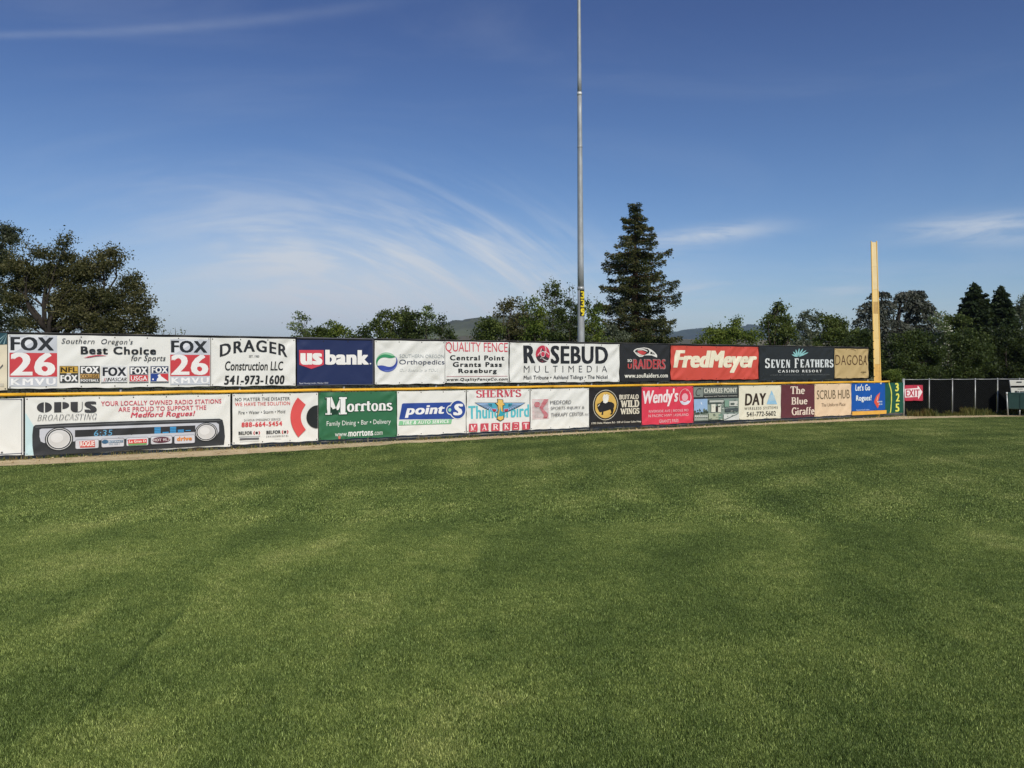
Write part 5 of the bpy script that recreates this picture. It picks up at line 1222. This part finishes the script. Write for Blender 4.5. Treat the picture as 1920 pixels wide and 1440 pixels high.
tree('leafy_tree', 'rounded olive tree with a yellowish top above the middle of the navy banner', 52, 624, [(622, 614, 14, 11), (636, 622, 14, 12), (612, 626, 12, 12), (625, 636, 28, 16), (650, 628, 9, 10)], .16, LM['spring'], 1.8, .12, BARK, .4, group=G1)
tree('leafy_tree', 'small dark bushy tree above the right end of the navy banner', 50, 680, [(680, 622, 9, 8), (670, 630, 10, 8), (690, 630, 10, 9), (676, 642, 22, 12)], .16, LM['dark'], 2.0, .10, BARK, .4, group=G1)
tree('leafy_tree', 'grey green tree with sky gaps, leftmost above the medical banner', 56, 718, [(704, 612, 8, 9), (722, 596, 14, 12), (716, 612, 16, 14), (738, 606, 14, 20), (720, 630, 30, 16), (740, 590, 9, 6)], .18, LM['olive'], 1.6, .14, BARK, .42, group=G1)
tree('leafy_tree', 'pointed brownish dark tree in the middle of the group above the medical banner', 58, 760, [(760, 586, 6, 12), (754, 600, 10, 14), (766, 598, 10, 16), (778, 598, 10, 12), (760, 618, 24, 20), (776, 628, 20, 18), (760, 640, 30, 14)], .18, LM['dark'], 2.0, .16, BARK, .42, group=G1, shoots=[(754, 590, 753, 576, 10), (763, 590, 762, 575, 12)])
tree('leafy_tree', 'tall loose tree with a light round top above the medical banner', 58, 800, [(800, 584, 13, 12), (798, 600, 14, 12), (806, 612, 10, 14), (796, 626, 18, 16), (800, 642, 26, 12)], .18, LM['light'], 1.25, .14, BARK, .4, group=G1)
tree('leafy_tree', 'short dark tree in front of the brown hill, right of the tall loose tree', 55, 832, [(827, 602, 8, 10), (822, 614, 10, 9), (836, 624, 12, 10), (846, 634, 12, 9), (830, 642, 20, 10)], .17, LM['dark'], 1.6, .12, BARK, .4, group=G1)
# shrubby mass left of the light pole
tree('leafy_tree', 'broad green shrubby tree right of the brown hill, above the red-lettered banner', 46, 912, [(908, 612, 12, 10), (922, 608, 18, 13), (910, 628, 18, 13), (934, 622, 24, 18), (916, 642, 28, 12), (900, 638, 12, 10)], .15, LM['olive'], 1.9, .12, BARK, .4, group=G1)
tree('leafy_tree', 'olive brown ragged topped tree, second broad one left of the light pole', 50, 960, [(945, 578, 14, 10), (962, 574, 16, 12), (980, 572, 14, 12), (960, 596, 30, 16), (985, 600, 20, 16), (950, 620, 34, 18), (985, 628, 34, 20)], .16, LM['oak'], 1.35, .16, BARK, .42, group=G1, shoots=[(940, 576, 936, 566, 10), (976, 568, 975, 560, 10)])
tree('leafy_tree', 'fresh green bush between the ragged tree and the tall sapling', 47, 1004, [(998, 572, 9, 13), (1006, 588, 14, 14), (1000, 606, 22, 16), (1010, 626, 30, 18), (995, 642, 36, 12)], .15, LM['spring'], 1.7, .12, BARK, .4, group=G1)
tree('leafy_tree', 'tall open young tree with dotted top leaves, left of the light pole', 50, 1036, [(1022, 546, 12, 10), (1036, 540, 14, 14), (1048, 552, 12, 14), (1030, 562, 18, 14), (1045, 580, 18, 16), (1032, 596, 20, 14), (1040, 620, 30, 18)], .15, LM['olive'], .75, .10, BARK, .3, group=G1,
     shoots=[(1032, 560, 1034, 521, 34), (1040, 560, 1046, 526, 26), (1026, 560, 1022, 530, 24), (1046, 560, 1050, 532, 18), (1018, 570, 1011, 541, 16), (1052, 570, 1058, 545, 14)])
tree('leafy_tree', 'dense green tree with thin upright shoots just left of the light pole', 46, 1072, [(1070, 572, 14, 12), (1062, 590, 18, 14), (1080, 594, 16, 16), (1066, 614, 28, 18), (1080, 634, 30, 16), (1050, 638, 26, 14)], .15, LM['dark'], 1.7, .14, BARK, .38, group=G1, shoots=[(1068, 570, 1067, 533, 16), (1075, 570, 1074, 531, 16), (1063, 570, 1062, 545, 10)])
tree('leafy_tree', 'thin leafy tree between the light pole and the redwood', 50, 1114, [(1104, 576, 8, 16), (1118, 580, 12, 16), (1108, 600, 16, 14), (1124, 606, 12, 14), (1108, 624, 24, 18), (1120, 642, 28, 12)], .15, LM['spring'], 1.0, .10, BARK, .34, group=G1, shoots=[(1102, 575, 1103, 546, 12), (1118, 575, 1120, 555, 10)])
tree('leafy_tree', 'low grey-purple leaved tree at the foot of the redwood', 52, 1150, [(1148, 622, 18, 10), (1160, 632, 22, 12), (1140, 640, 20, 12)], .15, LM['grey'], 1.7, .1, BARK, .35, group=G1)
# the redwood
conifer('redwood_tree', 'tall dark redwood with drooping tiered branches right of the light pole', 62, 1191, 386,
        [(384, 12), (396, 22), (420, 28), (440, 38), (450, 54), (470, 58), (487, 67), (500, 57), (511, 62), (525, 72), (537, 82), (552, 70), (567, 76), (585, 74), (601, 84), (620, 74), (640, 80), (665, 80)], .17, LM['conifer'], 24, BARKR, .42, .07, 3.8, jag=.55, hangl=.40)
tree('leafy_tree', 'low dark green tree right of the redwood, in front of the blue hills', 60, 1232, [(1236, 638, 20, 8), (1258, 640, 16, 7), (1215, 640, 16, 8)], .2, LM['dark'], 2.2, .1, BARK, .4, group=G1)
# right of it
tree('leafy_tree', 'yellowish bush with spiky shoots above the bright red banner', 48, 1350, [(1330, 628, 18, 10), (1352, 628, 20, 14), (1380, 620, 20, 13), (1385, 606, 10, 10), (1372, 636, 38, 14), (1330, 642, 24, 10), (1404, 632, 18, 14)], .15, LM['spring'], 1.7, .12, BARK, .38, group=G1,
     shoots=[(1335, 628, 1339, 608, 26), (1342, 628, 1355, 605, 34), (1358, 625, 1371, 605, 34), (1378, 610, 1384, 599, 22), (1375, 612, 1376, 600, 14)])
tree('leafy_tree', 'tall lush green tree with a leaning top above the feather banner', 54, 1460, [(1462, 574, 12, 10), (1458, 590, 16, 12), (1466, 600, 14, 12), (1478, 600, 6, 12), (1446, 600, 12, 9), (1436, 612, 10, 8), (1460, 616, 26, 16), (1456, 634, 34, 16), (1484, 632, 16, 16)], .17, LM['olive'], 2.0, .16, BARK, .42, group=G1, shoots=[(1462, 572, 1464, 563, 12), (1474, 580, 1482, 573, 10)])
tree('leafy_tree', 'pale grey green tree behind the lush tree and the bright green one', 62, 1518, [(1510, 590, 9, 8), (1506, 604, 12, 12), (1536, 592, 11, 9), (1530, 604, 14, 12), (1496, 614, 12, 12), (1518, 620, 24, 14), (1510, 640, 34, 14)], .19, LM['grey'], 1.2, .14, BARK, .42, group=G1)
tree('leafy_tree', 'dense bright green rounded tree left of the weeping cedar', 54, 1566, [(1566, 602, 14, 12), (1550, 606, 14, 12), (1582, 608, 12, 12), (1566, 622, 32, 18), (1590, 630, 24, 16), (1560, 642, 40, 14), (1605, 640, 16, 12)], .17, LM['olive'], 2.3, .16, BARK, .42, group=G1)
tree('leafy_tree', 'dark green tree mass behind the tan square banner', 50, 1604, [(1600, 652, 28, 20), (1625, 640, 18, 20), (1636, 670, 26, 28), (1610, 690, 30, 20)], .16, LM['dark'], 2.6, .16, BARK, .42, group=G1)
def cedar():
    Y = 56; s = Y / F; base = at(1668, HZ, Y); root = empty('cedar_tree', (base.x, Y, 0), 'blue grey weeping cedar with arching layered boughs behind the foul pole', 'tree')
    t_ = MB(); CC = []; DD = []
    for (bx_, top) in ((1652, 553), (1676, 590), (1690, 552), (1716, 549)):
        p = at(bx_, top, Y); t_.tube([(base.x, Y, -.3), (base.x + (p.x - base.x) * .25, Y, p.z * .45), (base.x + (p.x - base.x) * .8, Y, p.z * .8), p], [.34, .24, .13, .03], 8)
    tiers = [(1650, 549, 22, 1), (1650, 566, 40, 1), (1640, 578, 34, 1), (1636, 592, 44, 1), (1700, 549, 26, 0), (1716, 547, 22, 0), (1704, 560, 40, 1), (1718, 572, 34, 1), (1720, 566, 32, 0), (1726, 582, 34, 1), (1728, 596, 36, 1), (1660, 604, 60, 1), (1640, 618, 50, 1), (1720, 612, 44, 1),
             (1680, 626, 60, 1), (1650, 640, 56, 1), (1716, 634, 44, 1), (1668, 656, 60, 1), (1640, 672, 46, 1), (1690, 676, 44, 1)]
    for (px, py, rx, _) in tiers:
        c0 = at(px, py, Y)
        for k in range(9):
            a_ = 2 * math.pi * k / 9 + R.uniform(-.3, .3); L_ = rx * s * R.uniform(.7, 1.08); d = Vector((math.cos(a_), math.sin(a_), 0))
            e_ = c0 + d * L_ + Vector((0, 0, -.26 * L_ - .1)); m_ = c0 + d * L_ * .5 + Vector((0, 0, .02 * L_)); pts = [c0, m_, m_.lerp(e_, .55) + Vector((0, 0, .05 * L_)), e_]
            t_.tube(pts, [.04, .03, .018, .006], 4, False)
            nn_ = int(L_ * 80); fr = NP.uniform(.1, 1, nn_); P_ = np.array([np.array(p) for p in pts]); ix = fr * 3; i0 = np.minimum(ix.astype(int), 2); ff = (ix - i0)[:, None]
            c = P_[i0] * (1 - ff) + P_[i0 + 1] * ff; side = np.array([-d.y, d.x, 0]); q_ = NP.normal(size=(nn_, 1))
            c = c + side * q_ * .14 * L_ + NP.normal(size=(nn_, 3)) * .05; c[:, 2] -= np.abs(NP.normal(size=nn_)) * .16
            CC.append(c); DD.append(np.tile(np.array([d.x * .8, d.y * .8, -.45]), (nn_, 1)))
    t_.build('trunk', BARKD, root, True); C = np.concatenate(CC); D = np.concatenate(DD); crown_of('crown', C, .24, LM['blue'], root, aspect=2.8, dirs=D); return root
cedar()
RG = 'dark trees behind the black cloth fence'
conifer('fir_tree', 'left of two dark pointed conifers at the right, rounded and bushy', 66, 1827, 533, [(533, 2), (545, 9), (560, 18), (575, 26), (590, 28), (610, 30), (650, 34), (700, 36)], .30, LM['darkcon'], 34, BARKD, .3, .02, 2.4, None, .12, hangl=.25, cone=True)
conifer('fir_tree', 'right of two dark pointed conifers, more slender, near the right edge', 66, 1877, 539, [(539, 2), (552, 9), (568, 17), (585, 23), (605, 28), (640, 34), (700, 40)], .30, LM['darkcon'], 34, BARKD, .3, .02, 2.4, None, .12, hangl=.25, cone=True)
tree('leafy_tree', 'pale loose tree at the right edge behind the slender conifer', 72, 1912, [(1916, 566, 12, 14), (1902, 584, 10, 14), (1918, 590, 16, 18), (1908, 612, 22, 18), (1940, 560, 20, 20), (1940, 600, 24, 24)], .22, LM['grey'], 1.4, .16, BARK, .45, group=G1)
tree('leafy_tree', 'green tree between the cedar and the left dark conifer', 64, 1786, [(1790, 598, 20, 10), (1776, 604, 16, 12), (1805, 602, 12, 12), (1786, 620, 28, 16), (1790, 645, 34, 20)], .19, LM['olive'], 2.0, .15, BARK, .45, group=G1)
tree('flowering_tree', 'tree speckled with white blossom between the cedar and the dark conifers', 54, 1762, [(1758, 600, 10, 12), (1764, 616, 14, 14), (1768, 632, 14, 14), (1772, 650, 16, 16), (1776, 670, 20, 16), (1770, 692, 26, 20)], .15, LM['light'], 1.3, .12, BARK, .38, extra=('blossom', LM['blossom'], 420, .15))
tree('leafy_tree', 'mid green tree below the cedar, right of the foul pole', 47, 1716, [(1700, 640, 26, 16), (1725, 636, 26, 16), (1712, 660, 40, 20), (1690, 680, 36, 22), (1736, 676, 30, 24), (1710, 705, 46, 22)], .145, LM['mid'], 2.5, .16, BARK, .4, group=RG)
tree('leafy_tree', 'brighter green tree right of the blossom, above the black cloth fence', 50, 1812, [(1800, 640, 22, 16), (1826, 632, 26, 18), (1812, 660, 36, 22), (1846, 656, 26, 22), (1816, 690, 44, 26), (1780, 706, 30, 20)], .15, LM['mid'], 2.2, .16, BARK, .4, group=RG)
tree('leafy_tree', 'dark green tree at the right edge above the white box', 52, 1890, [(1880, 640, 30, 24), (1910, 634, 24, 24), (1890, 670, 40, 28), (1930, 670, 34, 34), (1866, 700, 36, 24), (1910, 706, 40, 26), (1960, 640, 40, 40)], .16, LM['deep'], 2.6, .18, BARKD, .42, group=RG)
tree('leafy_tree', 'very dark tree filling the gap behind the foul pole and the distance panel', 57, 1660, [(1640, 660, 36, 26), (1670, 690, 40, 26), (1630, 700, 36, 22), (1700, 710, 40, 22)], .17, LM['deep'], 2.6, .2, BARKD, .42, group=RG)
tree('leafy_tree', 'deep shadowy tree behind the blossom and the brighter green tree', 60, 1770, [(1750, 660, 36, 30), (1790, 670, 40, 30), (1840, 690, 46, 28), (1760, 704, 40, 24), (1730, 640, 28, 24)], .18, LM['deep'], 2.6, .2, BARKD, .42, group=RG)
tree('bush', 'small yellow green bush peeping over the end of the yellow pipe', 36, 1680, [(1672, 700, 14, 10), (1688, 702, 12, 9), (1680, 714, 18, 10)], .08, LM['spring'], 2.2, .04, BARK, .18, fork=.3, cat='bush')
print('tree triangles', NL[0])
# ------------------------------------------------------------------ air
hz = MB(); hz.box((0, 3250, 122), (7200, 0, 0), (0, 3600, 0), (0, 0, 124))
hm = bpy.data.materials.new('thin_air'); hm.use_nodes = True; t_ = NT(hm.node_tree); t_.N.clear()
o_ = t_.n('ShaderNodeOutputMaterial'); vv = t_.n('ShaderNodeVolumePrincipled'); vv.inputs['Density'].default_value = .00010
vv.inputs['Color'].default_value = (.62, .76, 1.0, 1); vv.inputs['Anisotropy'].default_value = .2; t_.L.new(vv.outputs[0], o_.inputs['Volume'])
props(hz.build('haze', hm), kind='stuff')
